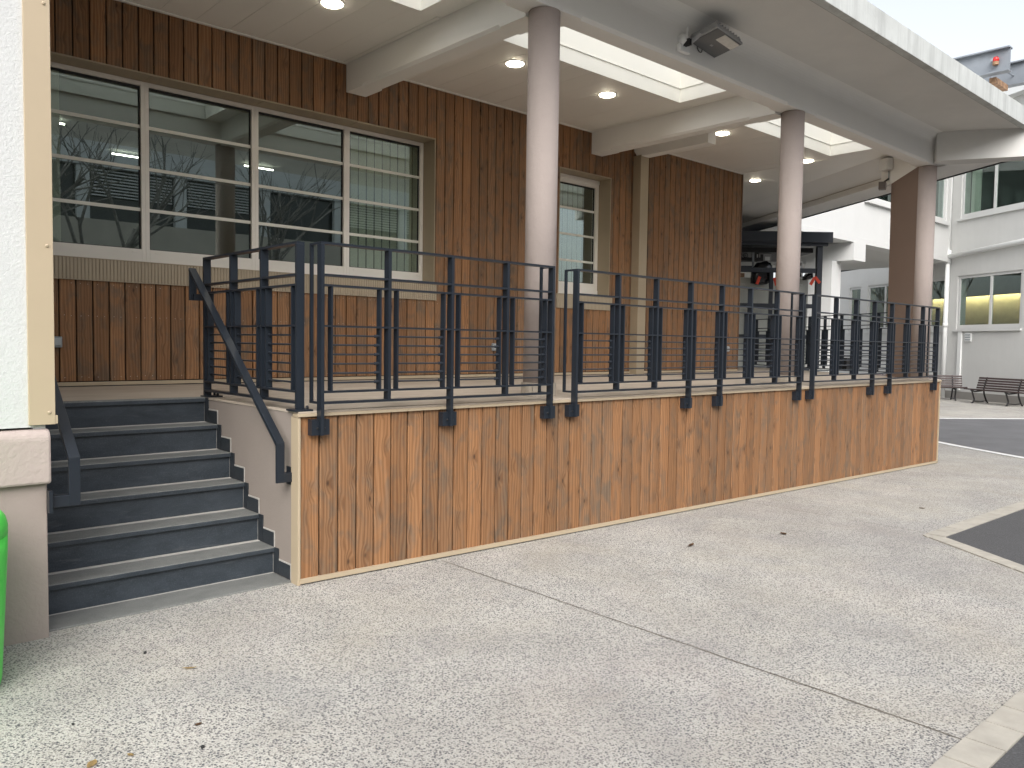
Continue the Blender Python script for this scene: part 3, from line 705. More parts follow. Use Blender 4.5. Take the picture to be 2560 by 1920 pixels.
# ceiling panels (long side runs from the wall to the beam)
def cpanel(x0, x1, y0, y1, z=ZC):
    box('ceiling_panel', (x0 + 0.0015, y0, z), (x1 - 0.0015, y1, z + 0.018), CEIL, cr_)
bays = [(-1.27, 2.145, SK[0]), (2.380, 5.888, SK[1]), (6.102, 9.56, SK[2])]
for bi, (x0, x1, s) in enumerate(bays):
    n = max(1, round((x1 - x0) / 0.305)); wd = (x1 - x0) / n
    for k in range(n):
        a, b = x0 + k * wd, x0 + (k + 1) * wd
        z = ZC + random.uniform(-0.0006, 0.0006)
        if b <= s[0] or a >= s[1]: cpanel(a, b, EB1, D, z)
        else:
            cpanel(a, b, SY1 + 0.001, D, z)
            if a < s[0]: cpanel(a, s[0] - 0.001, EB1, SY1 - 0.001, z)
            if b > s[1]: cpanel(s[1] + 0.001, b, EB1, SY1 - 0.001, z)
    box('edge_strip', (x0, D - 0.03, ZC - 0.012), (x1, D - 0.002, ZC - 0.001), CEIL, cr_)
    box('edge_strip', (x1 - 0.05, SY1, ZC - 0.006), (x1 - 0.004, D - 0.03, ZC - 0.002), CEIL, cr_)
# skewed end bay: ceiling, twin-step beam with grey soffit
CAM = Vector((-2.219, -4.261, 1.433))
def lift(x, y, z0, z1):
    k = (z1 - CAM.z) / (z0 - CAM.z); return Vector((CAM.x + (x - CAM.x) * k, CAM.y + (y - CAM.y) * k, 0))
ZE = 4.08
bi0, bi1 = lift(10.705, 1.44, 4.0, ZE), lift(11.886, 3.307, 4.0, ZE)
bo0, bo1 = lift(10.801, 0.53, 4.0, ZE), lift(12.833, 3.819, 4.0, ZE)
u_ = (bi1 - bi0).normalized(); uo_ = (bo1 - bo0).normalized()
def at_y(p, d, y): return p + d * ((y - p.y) / d.y)
A, B = at_y(bi0, u_, -0.18), at_y(bi0, u_, 8.0); A2, B2 = at_y(bo0, uo_, -0.60), at_y(bo0, uo_, 8.0)
def pz(p, z): return (p.x, p.y, z)
bm = bmesh.new(); bmprism(bm, [pz(A, ZE), pz(A2, ZE), pz(B2, ZE), pz(B, ZE)], (0, 0, 0.095)); part('end_beam', bm, WHITEP, cr_)
sh = Vector((u_.y, -u_.x, 0)) * 0.018
bm = bmesh.new(); bmprism(bm, [pz(A + sh, ZE + .095), pz(A2, ZE + .095), pz(B2, ZE + .095), pz(B + sh, ZE + .095)], (0, 0, 0.012)); part('shadow_gap', bm, OLIVE, cr_)
# sloping inner cheek from the beam ledge up to the ceiling
ci0, ci1 = lift(9.87, 0.918, 4.275, 4.30), lift(11.07, 2.874, 4.275, 4.30); cu_ = (ci1 - ci0).normalized()
CA, CB = at_y(ci0, cu_, 0.50), at_y(ci0, cu_, 8.0); BA = at_y(bi0, u_, 0.62)
bm = bmesh.new(); q = [Vector(pz(BA, ZE + .107)), Vector(pz(B, ZE + .107)), Vector(pz(CB, 4.30)), Vector(pz(CA, 4.30)), Vector(pz(BA + sh * 12, 4.46)), Vector(pz(B + sh * 12, 4.46)), Vector(pz(BA + sh * 12, ZE + .107)), Vector(pz(B + sh * 12, ZE + .107)), Vector(pz(CA, 4.46)), Vector(pz(CB, 4.46))]
v = [bm.verts.new(p_) for p_ in q]
for f in ((0, 1, 2, 3), (3, 2, 9, 8), (8, 9, 5, 4), (4, 5, 7, 6), (6, 7, 1, 0), (0, 3, 8, 4, 6), (1, 7, 5, 9, 2)): bm.faces.new([v[i] for i in f])
part('end_cheek', bm, WHITEP, cr_)
bm = bmesh.new(); bmprism(bm, [pz(A + sh, ZE + .107), pz(A2, ZE + .107), pz(at_y(bo0, uo_, 0.62), ZE + .107), pz(BA + sh, ZE + .107)], (0, 0, 0.345)); part('end_beam', bm, WHITEP, cr_)
ed = Vector((uo_.y, -uo_.x, 0)) * 0.03
bm = bmesh.new(); bmprism(bm, [pz(A2, ZE - .015), pz(A2 + ed, ZE - .015), pz(B2 + ed, ZE - .015), pz(B2, ZE - .015)], (0, 0, 0.47)); part('end_fascia', bm, BLACK, cr_)
bm = bmesh.new(); bmprism(bm, [(9.563, EB1, 4.302), pz(at_y(ci0, cu_, EB1) + sh, 4.302), pz(CB + sh, 4.302), (9.563, 8.0, 4.302)], (0, 0, 0.018)); part('ceiling_panel', bm, CEIL, cr_)
# white block carrying the beams over the fin
bm = bmesh.new(); o1 = NV * 0.118; o2 = -NV * 0.118
a0 = N0 + DV * 0.02; b1 = N0 + DV * 0.85
v = [bm.verts.new(pp) for pp in ((a0 + o1 + Vector((0, 0, 4.021))), (b1 + o1 + Vector((0, 0, 3.83))), (b1 + o1 + Vector((0, 0, 4.45))), (a0 + o1 + Vector((0, 0, 4.45))),
                               (a0 + o2 + Vector((0, 0, 4.021))), (b1 + o2 + Vector((0, 0, 3.83))), (b1 + o2 + Vector((0, 0, 4.45))), (a0 + o2 + Vector((0, 0, 4.45))))]
for f in ((0, 1, 2, 3), (4, 7, 6, 5), (0, 4, 5, 1), (1, 5, 6, 2), (2, 6, 7, 3), (0, 3, 7, 4)): bm.faces.new([v[i] for i in f])
part('fin_beam', bm, WHITEP, cr_)
# tapered corner beam out to the canopy tip
c0 = Vector((9.66, 0.14, 0)); cd = Vector((0.545, -0.84, 0)); cn = Vector((0.84, 0.545, 0)) * 0.30
c1 = c0 + cd * 1.14; zc0, zc1 = 4.035, 4.055
bm = bmesh.new()
v = [bm.verts.new(pz(p_, z_)) for p_, z_ in ((c0, zc0), (c1, zc1), (c1, 4.435), (c0, 4.435), (c0 + cn, zc0), (c1 + cn, zc1), (c1 + cn, 4.435), (c0 + cn, 4.435))]
for f in ((0, 1, 2, 3), (4, 7, 6, 5), (0, 4, 5, 1), (1, 5, 6, 2), (2, 6, 7, 3), (0, 3, 7, 4)): bm.faces.new([v[i] for i in f])
part('corner_beam', bm, SOFF, cr_)

# ------------------------------------------------------------------ downlights
def downlight(x, y, z, label):
    t = thing('downlight', label, 'lamp', (x, y, z), 'lit round downlights in the canopy ceiling')
    bm = bmesh.new(); bmlathe(bm, [(0.100, -0.006), (0.104, -0.003), (0.104, 0.004)], 32, (x, y, z)); part('rim', bm, WPLAST, t)
    bm = bmesh.new(); bmlathe(bm, [(0.078, -0.016), (0.088, -0.011), (0.088, -0.004)], 32, (x, y, z)); part('diffuser', bm, LED, t)
for (x, y, z), lab in zip(((1.293, 1.91, ZC), (3.372, 1.90, ZC), (4.804, 1.91, ZC), (7.143, 1.92, ZC), (9.405, 1.905, ZC), (10.26, 3.30, 4.30)),
    ('lit round downlight cut by the top edge, left of the first cross beam', 'lit round downlight just left of the nearest column', 'lit round downlight between nearest column and second cross beam', 'lit round downlight right of the stub beam end', 'lit round downlight just right of the middle column', 'lit round downlight beyond the end of the board wall')):
    downlight(x, y, z, lab)

# ------------------------------------------------------------------ railings
def railing(origin, rotz, posts, label, low, zb_low=0.88, flip=1, ends=True, collar_end=1, brackets=True, side=False, cat='railing', z0=1.069):
    t = thing('railing', label, cat, (origin[0], origin[1], H), 'navy steel railings', rotz)
    zz = lambda z: z - H
    s0, s1 = posts[0], posts[-1]; dpt = 0.05; yc = flip * 0.025
    for i, s in enumerate(posts):
        zl = zb_low if i in low else (z0 if not (side and i in (0, len(posts) - 1)) else H + 0.012)
        wd = 0.021
        bar('post', (wd, dpt, 1.9905 - zl), (s, yc, zz((1.9905 + zl) / 2)), NAVY, t)
    bar('top_rail', (s1 - s0 + 0.021, dpt, 0.014), ((s0 + s1) / 2, yc, zz(1.998)), NAVY, t)
    for nm, z, h, dd in (('bottom_rail', z0, 0.014, dpt - 0.002), ('rail', 1.815, 0.013, dpt - 0.004), ('rail', 1.756, 0.012, dpt - 0.004), ('rail', 1.519, 0.011, 0.046), ('rail', 1.133, 0.012, dpt - 0.004)):
        bar(nm, (s1 - s0 - 0.012, dd, h), ((s0 + s1) / 2, yc + 0.0005, zz(z)), NAVY, t)
    for a, b in zip(posts, posts[1:]):
        fa, fb = a + 0.063, b - 0.063
        for f in (fa, fb): bar('infill_bar', (0.010, 0.044, 1.751 - 1.138), (f, yc + 0.0002, zz(1.4445)), NAVY, t)
        for k in range(6):
            z = 1.464 - 0.0556 * k; key = ('rod', round(fb - fa, 2))
            if key not in _cache:
                bm = bmesh.new(); hl = round(fb - fa, 2) / 2
                bmtube(bm, (-hl, 0, 0), (hl, 0, 0), 0.0058, n=8)
                ex_ = collar_end * hl
                bmtube(bm, (ex_ - collar_end * 0.035, 0, 0), (ex_ - collar_end * 0.004, 0, 0), 0.0095, n=8)
                me = bpy.data.meshes.new('rod'); bm.to_mesh(me); bm.free(); me.materials.append(NAVY); _cache[key] = me
            o = bpy.data.objects.new('rod', _cache[key]); C.objects.link(o); o.parent = t; o.location = ((fa + fb) / 2, yc, zz(z))
    if ends:
        for s in (s0, s1):
            bar('return_bar', (0.018, 0.018, 1.998 - z0 + 0.012), (s, flip * 0.135, zz((1.998 + z0) / 2)), NAVY, t)
            for z in (1.998, z0): bar('return_rail', (0.018, 0.090, 0.014), (s, flip * 0.090, zz(z)), NAVY, t)
    if brackets:
        for i in low:
            s = posts[i]
            b = bar('bracket', (0.116, 0.046, 0.092), (s, 0.046, zz(0.926)), NAVY, t)
            for dx in (-0.062, 0.062):
                key = ('bolt',)
                if key not in _cache:
                    bm = bmesh.new(); bmesh.ops.create_uvsphere(bm, u_segments=10, v_segments=6, radius=0.008); me = bpy.data.meshes.new('bolt'); bm.to_mesh(me); bm.free(); me.materials.append(BOLT); _cache[key] = me
                o = bpy.data.objects.new('bolt', _cache[key]); C.objects.link(o); o.parent = b; o.location = (dx * 0.35, -0.0235, -0.005)
    return t
YR = -0.07
rA = [0.112, 0.5735, 1.066, 1.556, 2.0035]; rB = [2.270, 2.759, 3.253, 3.744, 4.235, 4.720, 5.215, 5.712]; rC = [5.990, 6.487, 6.979, 7.468, 7.960, 8.440, 8.925, 9.430]
railing((rA[0], YR), 0, [s - rA[0] for s in rA], 'short front railing with four bays, nearest to the stairs', (0, 2, 4))
railing((rB[0], YR), 0, [s - rB[0] for s in rB], 'long front railing between the nearest and the middle column', (0, 3, 4, 7))
railing((rC[0], YR), 0, [s - rC[0] for s in rC], 'far front railing between the middle column and the brown fin', (0, 3, 4, 7))
ts = railing((0.0, 0.045), R(90), [0, 0.465, 0.922, 1.372], 'side railing across the top of the stairs, at right angles to the front', (), flip=-1, ends=False, brackets=False, side=True)
for s in (0.0, 1.372):
    pl = bar('base_plate', (0.115, 0.115, 0.010), (s, -0.025 if s == 0 else -0.055, 0.006), NAVY, ts)
    for dx, dy in ((0.035, -0.035), (-0.035, -0.03)):
        bm = bmesh.new(); bmlathe(bm, [(0.009, 0.005), (0.009, 0.016), (0.0085, 0.022), (0.005, 0.028)], 10); o = finish('cap_nut', bm, BOLT, pl, smooth=False); o.location = (dx, dy, 0)
base = Vector((10.45, 0.90, 0))
railing((base.x, base.y), math.atan2(0.857, 0.515), [0.49 * i for i in range(11)], 'end railing seen through the front one, running back from the brown fin', (), flip=-1, ends=False, brackets=False, zb_low=1.03, side=True)

# ------------------------------------------------------------------ stair handrails
def handrail(xc, top, bot, zdrop, ywall_bot, hook, label, to_wall):
    """flat bar bent down at both ends; top, bot = (y, z)"""
    t = thing('handrail', label, 'handrail', (xc, bot[0], bot[1] - zdrop), 'navy stair handrails')
    wd, th = 0.050, 0.018; x0, x1 = xc - wd / 2, xc + wd / 2
    pts = [bot, top]; dy, dz = top[0] - bot[0], top[1] - bot[1]; ln = math.hypot(dy, dz); ny, nz = -dz / ln * th, dy / ln * th
    bm = bmesh.new(); bmprism(bm, [(x0, bot[0], bot[1]), (x0, top[0], top[1]), (x0, top[0] + 0.004, top[1] - 0.022), (x0, bot[0] + 0.012, bot[1] - 0.022)], (wd, 0, 0)); part('grab_bar', bm, NAVY, t, bev=0.002)
    box('lower_leg', (x0, bot[0], bot[1] - zdrop), (x1, bot[0] + th, bot[1] - 0.002), NAVY, t, 0.002)
    sx = 1 if to_wall > xc else -1
    a, b = sorted((xc, to_wall))
    box('lower_arm', (a, bot[0] + 0.001, bot[1] - zdrop), (b, bot[0] + th - 0.001 + 0.03, bot[1] - zdrop + 0.055), NAVY, t, 0.002)
    pw = box('mounting_plate', (to_wall - 0.008, bot[0] - 0.02, bot[1] - zdrop - 0.02), (to_wall + 0.008, bot[0] + 0.075, bot[1] - zdrop + 0.085), NAVY, t)
    box('upper_leg', (x0, top[0] - th, top[1] - hook), (x1, top[0], top[1] - 0.018), NAVY, t, 0.002)
    box('upper_arm', (a, top[0] - 0.035, top[1] - hook), (b + (0.02 if sx > 0 else 0), top[0] - 0.002, top[1] - hook + 0.045), NAVY, t, 0.002)
    return t
handrail(-0.085, (1.40, 1.925), (0.062, 0.838), 0.235, 0, 0.225, 'right stair handrail fixed to the rendered side of the terrace', -0.004)
handrail(-1.185, (1.40, 2.02), (-0.02, 0.858), 0.235, 0, 0.225, 'left stair handrail rising behind the white wall corner', -1.292)

# ------------------------------------------------------------------ floodlight, sensor, conduit on the edge beam
yb = EB0
fl = thing('floodlight', 'grey square LED floodlight tilted out from the white edge beam', 'floodlight', (3.96, yb, 4.18))
Fc = Vector((4.20, 0.075, 4.235))
FM = Matrix.Translation(Fc) @ Matrix.Rotation(R(0), 4, 'Z') @ Matrix.Rotation(R(7), 4, 'Y') @ Matrix.Rotation(R(-10), 4, 'X') @ Matrix.Scale(1.12, 4)
bm = bmesh.new()
for z0, z1, sx, sy in ((-0.020, 0.0, 0.185, 0.135), (0.0, 0.030, 0.175, 0.125)): bmbox(bm, (-sx, -sy, z0), (sx, sy, z1), FM)
part('housing', bm, LAMPG, fl, bev=0.004)
bm = bmesh.new()
for k in range(9): bmbox(bm, (-0.16 + k * 0.04 - 0.004, -0.122, 0.030), (-0.16 + k * 0.04 + 0.004, 0.122, 0.046), FM)
part('cooling_fins', bm, LAMPG, fl)
bm = bmesh.new(); bmbox(bm, (-0.165, -0.125, -0.025), (0.172, 0.128, -0.0203), FM); fp_ = part('front_cover', bm, LAMPD, fl)
bm = bmesh.new(); bmbox(bm, (-0.05, -0.118, -0.029), (0.165, -0.030, -0.0255), FM); part('lens', bm, LENS, fp_)
bm = bmesh.new(); bmbox(bm, (-0.02, 0.03, -0.0272), (0.01, 0.048, -0.0255), FM); part('badge', bm, LAMPG, fp_)
bm = bmesh.new(); bmtube(bm, FM @ Vector((-0.18, 0.02, 0.0)), (3.975, yb + 0.005, 4.18), 0.022, n=10); part('arm', bm, LAMPG, fl)
bm = bmesh.new(); prev = None
for k in range(9):
    a = R(180 * k / 8); pt = FM @ Vector((-0.05 - 0.035 * math.cos(a), 0.125, -0.03 - 0.035 * math.sin(a)))
    if prev is not None: bmtube(bm, prev, pt, 0.005, n=6, caps=False)
    prev = pt
part('cable', bm, BLACK, fl)
sn = thing('motion_sensor', 'white motion sensor with two black slots beside the floodlight', 'sensor', (3.87, yb, 4.14))
box('base', (3.80, yb - 0.045, 4.075), (3.955, yb, 4.14), WPLAST, sn, 0.008)
bm = bmesh.new(); bmtube(bm, (3.875, yb - 0.052, 4.14), (3.875, yb, 4.21), 0.05, 0.06, 16); part('head', bm, WPLAST, sn, True)
for x in (3.845, 3.872):
    bm = bmesh.new(); bmbox(bm, (x, yb - 0.108, 4.122), (x + 0.010, yb - 0.045, 4.178)); part('slot', bm, BLACK, sn)
cd_ = thing('cable_conduit', 'white plastic cable trunking in an L above the floodlight', 'conduit', (3.96, yb, 4.2))
box('trunking', (3.945, yb - 0.012, 4.20), (3.968, yb, 4.385), WPLAST, cd_, 0.002); box('trunking', (3.968, yb - 0.012, 4.366), (4.24, yb, 4.385), WPLAST, cd_, 0.002)

# junction box and camera by the fin
pp = N0 + DV * 0.66 + NV * 0.13
jb = thing('junction_box', 'white junction box on the beam above the brown fin', 'box', (pp.x, pp.y, 4.1))
bm = bmesh.new(); bmbox(bm, (-0.09, -0.05, 4.09), (0.09, 0.05, 4.26), Matrix.Translation((pp.x + NV.x * .05, pp.y + NV.y * .05, 0)) @ Matrix.Rotation(R(59), 4, 'Z')); part('case', bm, WPLAST, jb, bev=0.006)
bm = bmesh.new(); bmtube(bm, (pp.x, pp.y, 4.09), (pp.x, pp.y, 3.95), 0.008, n=6); part('cable', bm, GPLAST, jb)
sc_ = thing('spotlight', 'small dark brown spotlight hanging at the top edge of the brown fin', 'spotlight', (pp.x, pp.y, 3.9))
q = pp + NV * 0.10
SM = Matrix.Translation((q.x, q.y, 3.86)) @ Matrix.Rotation(R(20), 4, 'Z')
BRN = paint('bronze_lamp', (0.10, 0.075, 0.06), 0.4)
bm = bmesh.new(); bmbox(bm, (-0.06, -0.05, -0.055), (0.06, 0.05, 0.055), SM); part('housing', bm, BRN, sc_, bev=0.006)
bm = bmesh.new(); bmbox(bm, (-0.045, -0.056, -0.035), (0.045, -0.05, 0.035), SM); part('lens', bm, LENS, sc_)
bm = bmesh.new(); bmtube(bm, (q.x, q.y, 3.90), (pp.x, pp.y, 3.97), 0.014, n=8); bmtube(bm, (q.x + .05, q.y - .02, 3.84), (pp.x + .05, pp.y + .05, 3.88), 0.012, n=8); part('bracket', bm, IRON, sc_)

# ------------------------------------------------------------------ steel beams lying above the roof
def ibeam(x, y0, y1, zb, h, wd, label):
    t = thing('steel_beam', label, 'steel beam', (x, y0, zb), 'steel beams above the canopy')
    box('lower_flange', (x - wd / 2, y0, zb), (x + wd / 2, y1, zb + 0.018), STEELG, t)
    box('upper_flange', (x - wd / 2, y0, zb + h - 0.018), (x + wd / 2, y1, zb + h), STEELG, t)
    box('web', (x - 0.008, y0 + 0.002, zb + 0.018), (x + 0.008, y1 - 0.002, zb + h - 0.018), STEELG, t)
    box('end_plate', (x - wd / 2 + 0.01, y0 - 0.004, zb + 0.018), (x - wd / 2 + 0.018, y0 + 0.006, zb + h - 0.018), STEELG, t) if False else None
    return t
ibeam(9.475, -0.776, 3.2, 5.0, 0.305, 0.135, 'grey steel I beam with a red lamp, in front of the other')
ibeam(10.16, -0.76, 3.2, 5.0, 0.305, 0.135, 'grey steel I beam at the right edge, behind the one with the red lamp')
for x in (9.475, 10.16):
    pass
rl = thing('warning_lamp', 'small red warning lamp on the steel beam web', 'lamp', (9.46, -0.60, 5.16))
bm = bmesh.new(); bmesh.ops.create_uvsphere(bm, u_segments=14, v_segments=8, radius=0.04); bmesh.ops.translate(bm, verts=bm.verts, vec=(9.43, -0.62, 5.165)); part('dome', bm, REDL, rl, True)
bm = bmesh.new(); bmtube(bm, (9.43, -0.62, 5.10), (9.43, -0.62, 5.14), 0.036, n=14); part('socket', bm, PLANKM, rl)
bm = bmesh.new(); bmtube(bm, (9.467, -0.585, 5.165), (9.40, -0.585, 5.165), 0.02, n=8); part('arm', bm, GPLAST, rl)
tag(box('plank', (9.60, -0.58, 4.925), (10.08, -0.50, 4.998), PLANKM), 'short wooden plank wedged between the two steel beams', 'plank')
o = finish('tie_rod', (lambda b: (bmtube(b, (9.483, -0.45, 5.22), (10.15, -0.62, 5.13), 0.009, n=8), b)[1])(bmesh.new()), STEELG)
tag(o, 'thin steel rod joining the two steel beams', 'rod')
for x in (9.475, 10.16): pass
tag(box('roof_stand', (9.35, 2.3, 4.62), (10.35, 2.45, 4.999), STEELG), 'steel trestle carrying the beams on the canopy roof', 'trestle')

# ------------------------------------------------------------------ green bin at the left edge
gb = thing('litter_bin', 'bright green plastic bin cut by the left edge of the picture', 'bin', (-1.90, -0.36, 0.0))
bm = bmesh.new(); bmlathe(bm, [(0.330, 0.0), (0.336, 0.02), (0.350, 0.30), (0.3625, 0.54), (0.3640, 0.62)], 40, (-1.895, -0.36, 0.0)); part('body', bm, GREEN, gb, True)
bm = bmesh.new(); bmlathe(bm, [(0.3650, 0.622), (0.3645, 0.66), (0.357, 0.69), (0.335, 0.718), (0.20, 0.745), (0.02, 0.752)], 40, (-1.895, -0.36, 0.0)); part('lid', bm, GREEN, gb, True)

# ------------------------------------------------------------------ dead leaves and crumbs on the paving
def leafm(x, y, ln, wd, rot, m, label, curl=0.3):
    bm = bmesh.new(); rows = []
    for i in range(6):
        f = i / 5; wv_ = wd * math.sin(math.pi * min(1, f * 0.92 + 0.06)); z = 0.004 + curl * ln * (f - 0.5) ** 2
        rows.append([bm.verts.new(((f - 0.5) * ln, s * wv_ / 2 * random.uniform(0.75, 1.1), z + abs(s) * curl * 0.6 * wv_)) for s in (-1, 0, 1)])
    for a, b in zip(rows, rows[1:]):
        for i in range(2): bm.faces.new((a[i], a[i + 1], b[i + 1], b[i]))
    bmesh.ops.solidify(bm, geom=bm.faces[:], thickness=0.0008)
    o = finish('dry_leaf', bm, m); o.location = (x, y, gz(x)); o.rotation_euler = (0, 0, rot); tag(o, label, 'leaf', 'dead leaves on the concrete')
leafm(-0.935, -0.80, 0.062, 0.016, -0.5, LEAFY, 'thin tan dead leaf lying in front of the stairs')
leafm(2.733, -0.82, 0.11, 0.035, 0.3, LEAF, 'flattened brown leaf on the concrete below the board facing')
leafm(3.675, -1.034, 0.07, 0.045, 1.2, LEAF, 'curled dark brown leaf, right of the flattened one')
leafm(5.848, -1.27, 0.06, 0.03, 2.0, LEAF, 'small dark leaf close to the paver border')
leafm(-1.476, -1.38, 0.055, 0.035, 0.9, LEAFY, 'pale yellow leaf near the bottom left corner', 0.06)
leafm(-1.36, -1.40, 0.03, 0.016, 2.0, LEAFY, 'small orange leaf scrap right of the pale yellow leaf', 0.06)
leafm(-1.10, -1.33, 0.03, 0.02, 0.2, LEAF, 'brownish leaf scrap in the lower left of the paving', 0.06)
def crumb(x, y, r, label):
    bm = bmesh.new(); bmesh.ops.create_icosphere(bm, subdivisions=1, radius=r)
    for v in bm.verts: v.co *= random.uniform(0.75, 1.2)
    o = finish('pebble', bm, BLACK); o.location = (x, y, gz(x) + r * 0.5); tag(o, label, 'pebble', 'black crumbs on the concrete')
crumb(-1.021, -0.496, 0.008, 'black crumb nearest to the stairs'); crumb(-1.448, -1.033, 0.006, 'black crumb at the left of the paving'); crumb(-1.153, -1.509, 0.008, 'black crumb nearest to the bottom edge')

# ------------------------------------------------------------------ white building at the right
W0 = Vector((26.656, 5.079, 0)); Cn = Vector((27.267, 6.095, 0))
N_ = Vector((-DV.y, DV.x, 0))                 # outward (towards the terrace)
rb = thing('white_building', 'pale grey two-storey building with white windows behind the terrace', 'building', (26.6, 5.1, -0.2))
def wpt(s, z, off=0.0):
    p = W0 + DV * s + N_ * off; return Vector((p.x, p.y, z))
def wbox(name, s0, s1, z0, z1, o0, o1, m, parent, bev=0.0):
    bm = bmesh.new(); mt = Matrix(((DV.x, N_.x, 0, W0.x), (DV.y, N_.y, 0, W0.y), (0, 0, 1, 0), (0, 0, 0, 1)))
    bmbox(bm, (s0, o0, z0), (s1, o1, z1), mt); return part(name, bm, m, parent, bev=bev)
holes = [(-1.88, 0.78, 2.12, 3.90), (1.30, 2.95, 2.12, 3.90), (3.6, 5.57, 2.12, 3.90), (6.0, 6.75, 2.12, 3.90), (7.9, 8.9, 2.12, 3.90), (-5.2, -2.6, 2.12, 3.90)]
up = [(-2.2, 0.78, 5.80, 7.75), (-5.6, -2.9, 5.80, 7.75)]
def wallgrid(hs, s0, s1, z0, z1, m):
    hs = sorted(hs); s = s0
    for a, b, c, d in hs:
        wbox('wall', s, a, z0, z1, -0.35, 0.0, m, rb); wbox('wall', a, b, z0, c, -0.35, 0.0, m, rb); wbox('wall', a, b, d, z1, -0.35, 0.0, m, rb); s = b
    wbox('wall', s, s1, z0, z1, -0.35, 0.0, m, rb)
wallgrid(holes, -7, 14, -0.4, 4.60, RWALL)
wallgrid(up, -7, 1.19, 4.60, 9.2, RWALL)
wbox('plinth', -7, 14, -0.4, 0.05, 0.0, 0.03, PLINTHG, rb)
def fwin(s0, s1, z0, z1, mull, lit=0):
    bm = bmesh.new(); mt = Matrix(((DV.x, N_.x, 0, W0.x), (DV.y, N_.y, 0, W0.y), (0, 0, 1, 0), (0, 0, 0, 1))); f = 0.09
    cells = [s0] + list(mull) + [s1]
    for a, b, c, d in ((s0, s0 + f, z0, z1), (s1 - f, s1, z0, z1), (s0 + f, s1 - f, z0, z0 + f * 1.6), (s0 + f, s1 - f, z1 - f, z1)): bmbox(bm, (a, -0.10, c), (b, -0.04, d), mt)
    for m_ in mull: bmbox(bm, (m_ - f / 2, -0.0995, z0 + f * 1.6), (m_ + f / 2, -0.0405, z1 - f), mt)
    fr = part('window', bm, RWHITE, rb)
    wbox('pane', s0 + f, s1 - f, z0 + f, z1 - f, -0.075, -0.068, GLASS2, fr)
    wbox('sill', s0 - 0.06, s1 + 0.06, z0 - 0.07, z0, -0.04, 0.07, RWHITE, fr)
    return fr
fwin(*holes[0], (-0.63,)); fwin(*holes[1], (2.1,)); fwin(*holes[2], (4.55,)); fwin(*holes[3], ()); fwin(*holes[4], ()); fwin(*holes[5], (-3.9,))
fwin(*up[0], (-0.62,)); fwin(*up[1], (-4.2,))
# lit rooms behind the ground-floor windows, dark rooms above
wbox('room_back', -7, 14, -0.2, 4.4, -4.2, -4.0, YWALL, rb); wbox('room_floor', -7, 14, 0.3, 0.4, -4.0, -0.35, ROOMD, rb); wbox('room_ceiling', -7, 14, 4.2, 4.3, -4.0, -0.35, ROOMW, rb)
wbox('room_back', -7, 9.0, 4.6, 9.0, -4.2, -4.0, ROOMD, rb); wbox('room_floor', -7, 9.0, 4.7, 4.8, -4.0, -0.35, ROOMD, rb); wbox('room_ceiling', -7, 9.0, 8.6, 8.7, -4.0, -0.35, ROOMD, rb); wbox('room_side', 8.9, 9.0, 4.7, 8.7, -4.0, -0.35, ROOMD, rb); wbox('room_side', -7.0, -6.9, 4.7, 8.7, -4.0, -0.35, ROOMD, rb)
wbox('room_side', -7.0, -6.9, 0.3, 4.3, -4.0, -0.35, YWALL, rb); wbox('room_side', 13.9, 14.0, 0.3, 4.3, -4.0, -0.35, YWALL, rb); wbox('glow_baffle', -3.0, 13.0, 3.50, 4.2, -3.66, -3.60, ROOMW, rb)  # baffle added to hide the tubes and keep the upper wall dark
wbox('curtain', 0.30, 0.68, 5.9, 7.7, -0.35, -0.30, BLIND, rb)
wbox('roof_edge', -7.2, 1.4, 9.2, 9.42, -0.5, 0.35, WPLAST, rb)
for i, s in enumerate((-1.3, 1.9, 4.4)):
    o = finish('tube_lamp', (lambda b: (bmtube(b, wpt(s, 3.66, -3.82), wpt(s + 2.6, 3.66, -3.82), 0.05, n=8), b)[1])(bmesh.new()), TUBE2)
    tag(o, ('lit tube lamp behind the rightmost ground-floor window of the white building', 'lit tube lamp behind the ground-floor window just left of the drainpipe', 'lit tube lamp behind the ground-floor window left of the brown fin')[i], 'lamp', 'tube lamps in the white building')
# upper storey that bridges forward, parallel to the terrace
YP = Cn.y
ob = thing('bridging_wing', 'white upper storey wing on pillars between the shelter and the drainpipe', 'building', (20, YP, -0.2))
hx = [(20.70, 26.85, 5.72, 7.4)]
box('wall', (8.5, YP, 4.55), (20.70, YP + 5.2, 9.2), RWHITE, ob); box('wall', (20.70, YP, 4.55), (26.85, YP + 0.3, 5.70), RWHITE, ob); box('wall', (20.70, YP, 7.4), (26.85, YP + 0.3, 9.2), RWHITE, ob)
box('wall', (26.85, YP, 4.55), (27.25, YP + 0.3, 9.2), RWHITE, ob); box('room_back', (20.7, YP + 3.0, 4.6), (27.2, YP + 3.1, 9.0), ROOMD, ob)
box('lower_band', (8.5, YP - 0.025, 4.40), (27.2, YP + 0.4, 4.54), RWHITE, ob)
box('soffit', (8.5, YP + 0.4, 4.42), (28.0, YP + 6.0, 4.50), RWALL, ob)
bm = bmesh.new()
for a, b in (((20.70, YP + 0.05, 5.70), (20.80, YP + 0.12, 7.4)), ((26.70, YP + 0.05, 5.70), (26.85, YP + 0.12, 7.4)), ((20.8, YP + 0.05, 5.70), (26.7, YP + 0.12, 5.82)), ((23.4, YP + .05, 5.82), (23.5, YP + .12, 7.4))): bmbox(bm, a, b)
fr = part('window', bm, RWHITE, ob)
box('pane', (20.8, YP + 0.08, 5.82), (26.7, YP + 0.088, 7.4), GLASS2, fr)
box('sill', (20.62, YP - 0.10, 5.58), (26.9, YP + 0.05, 5.70), RWHITE, fr)
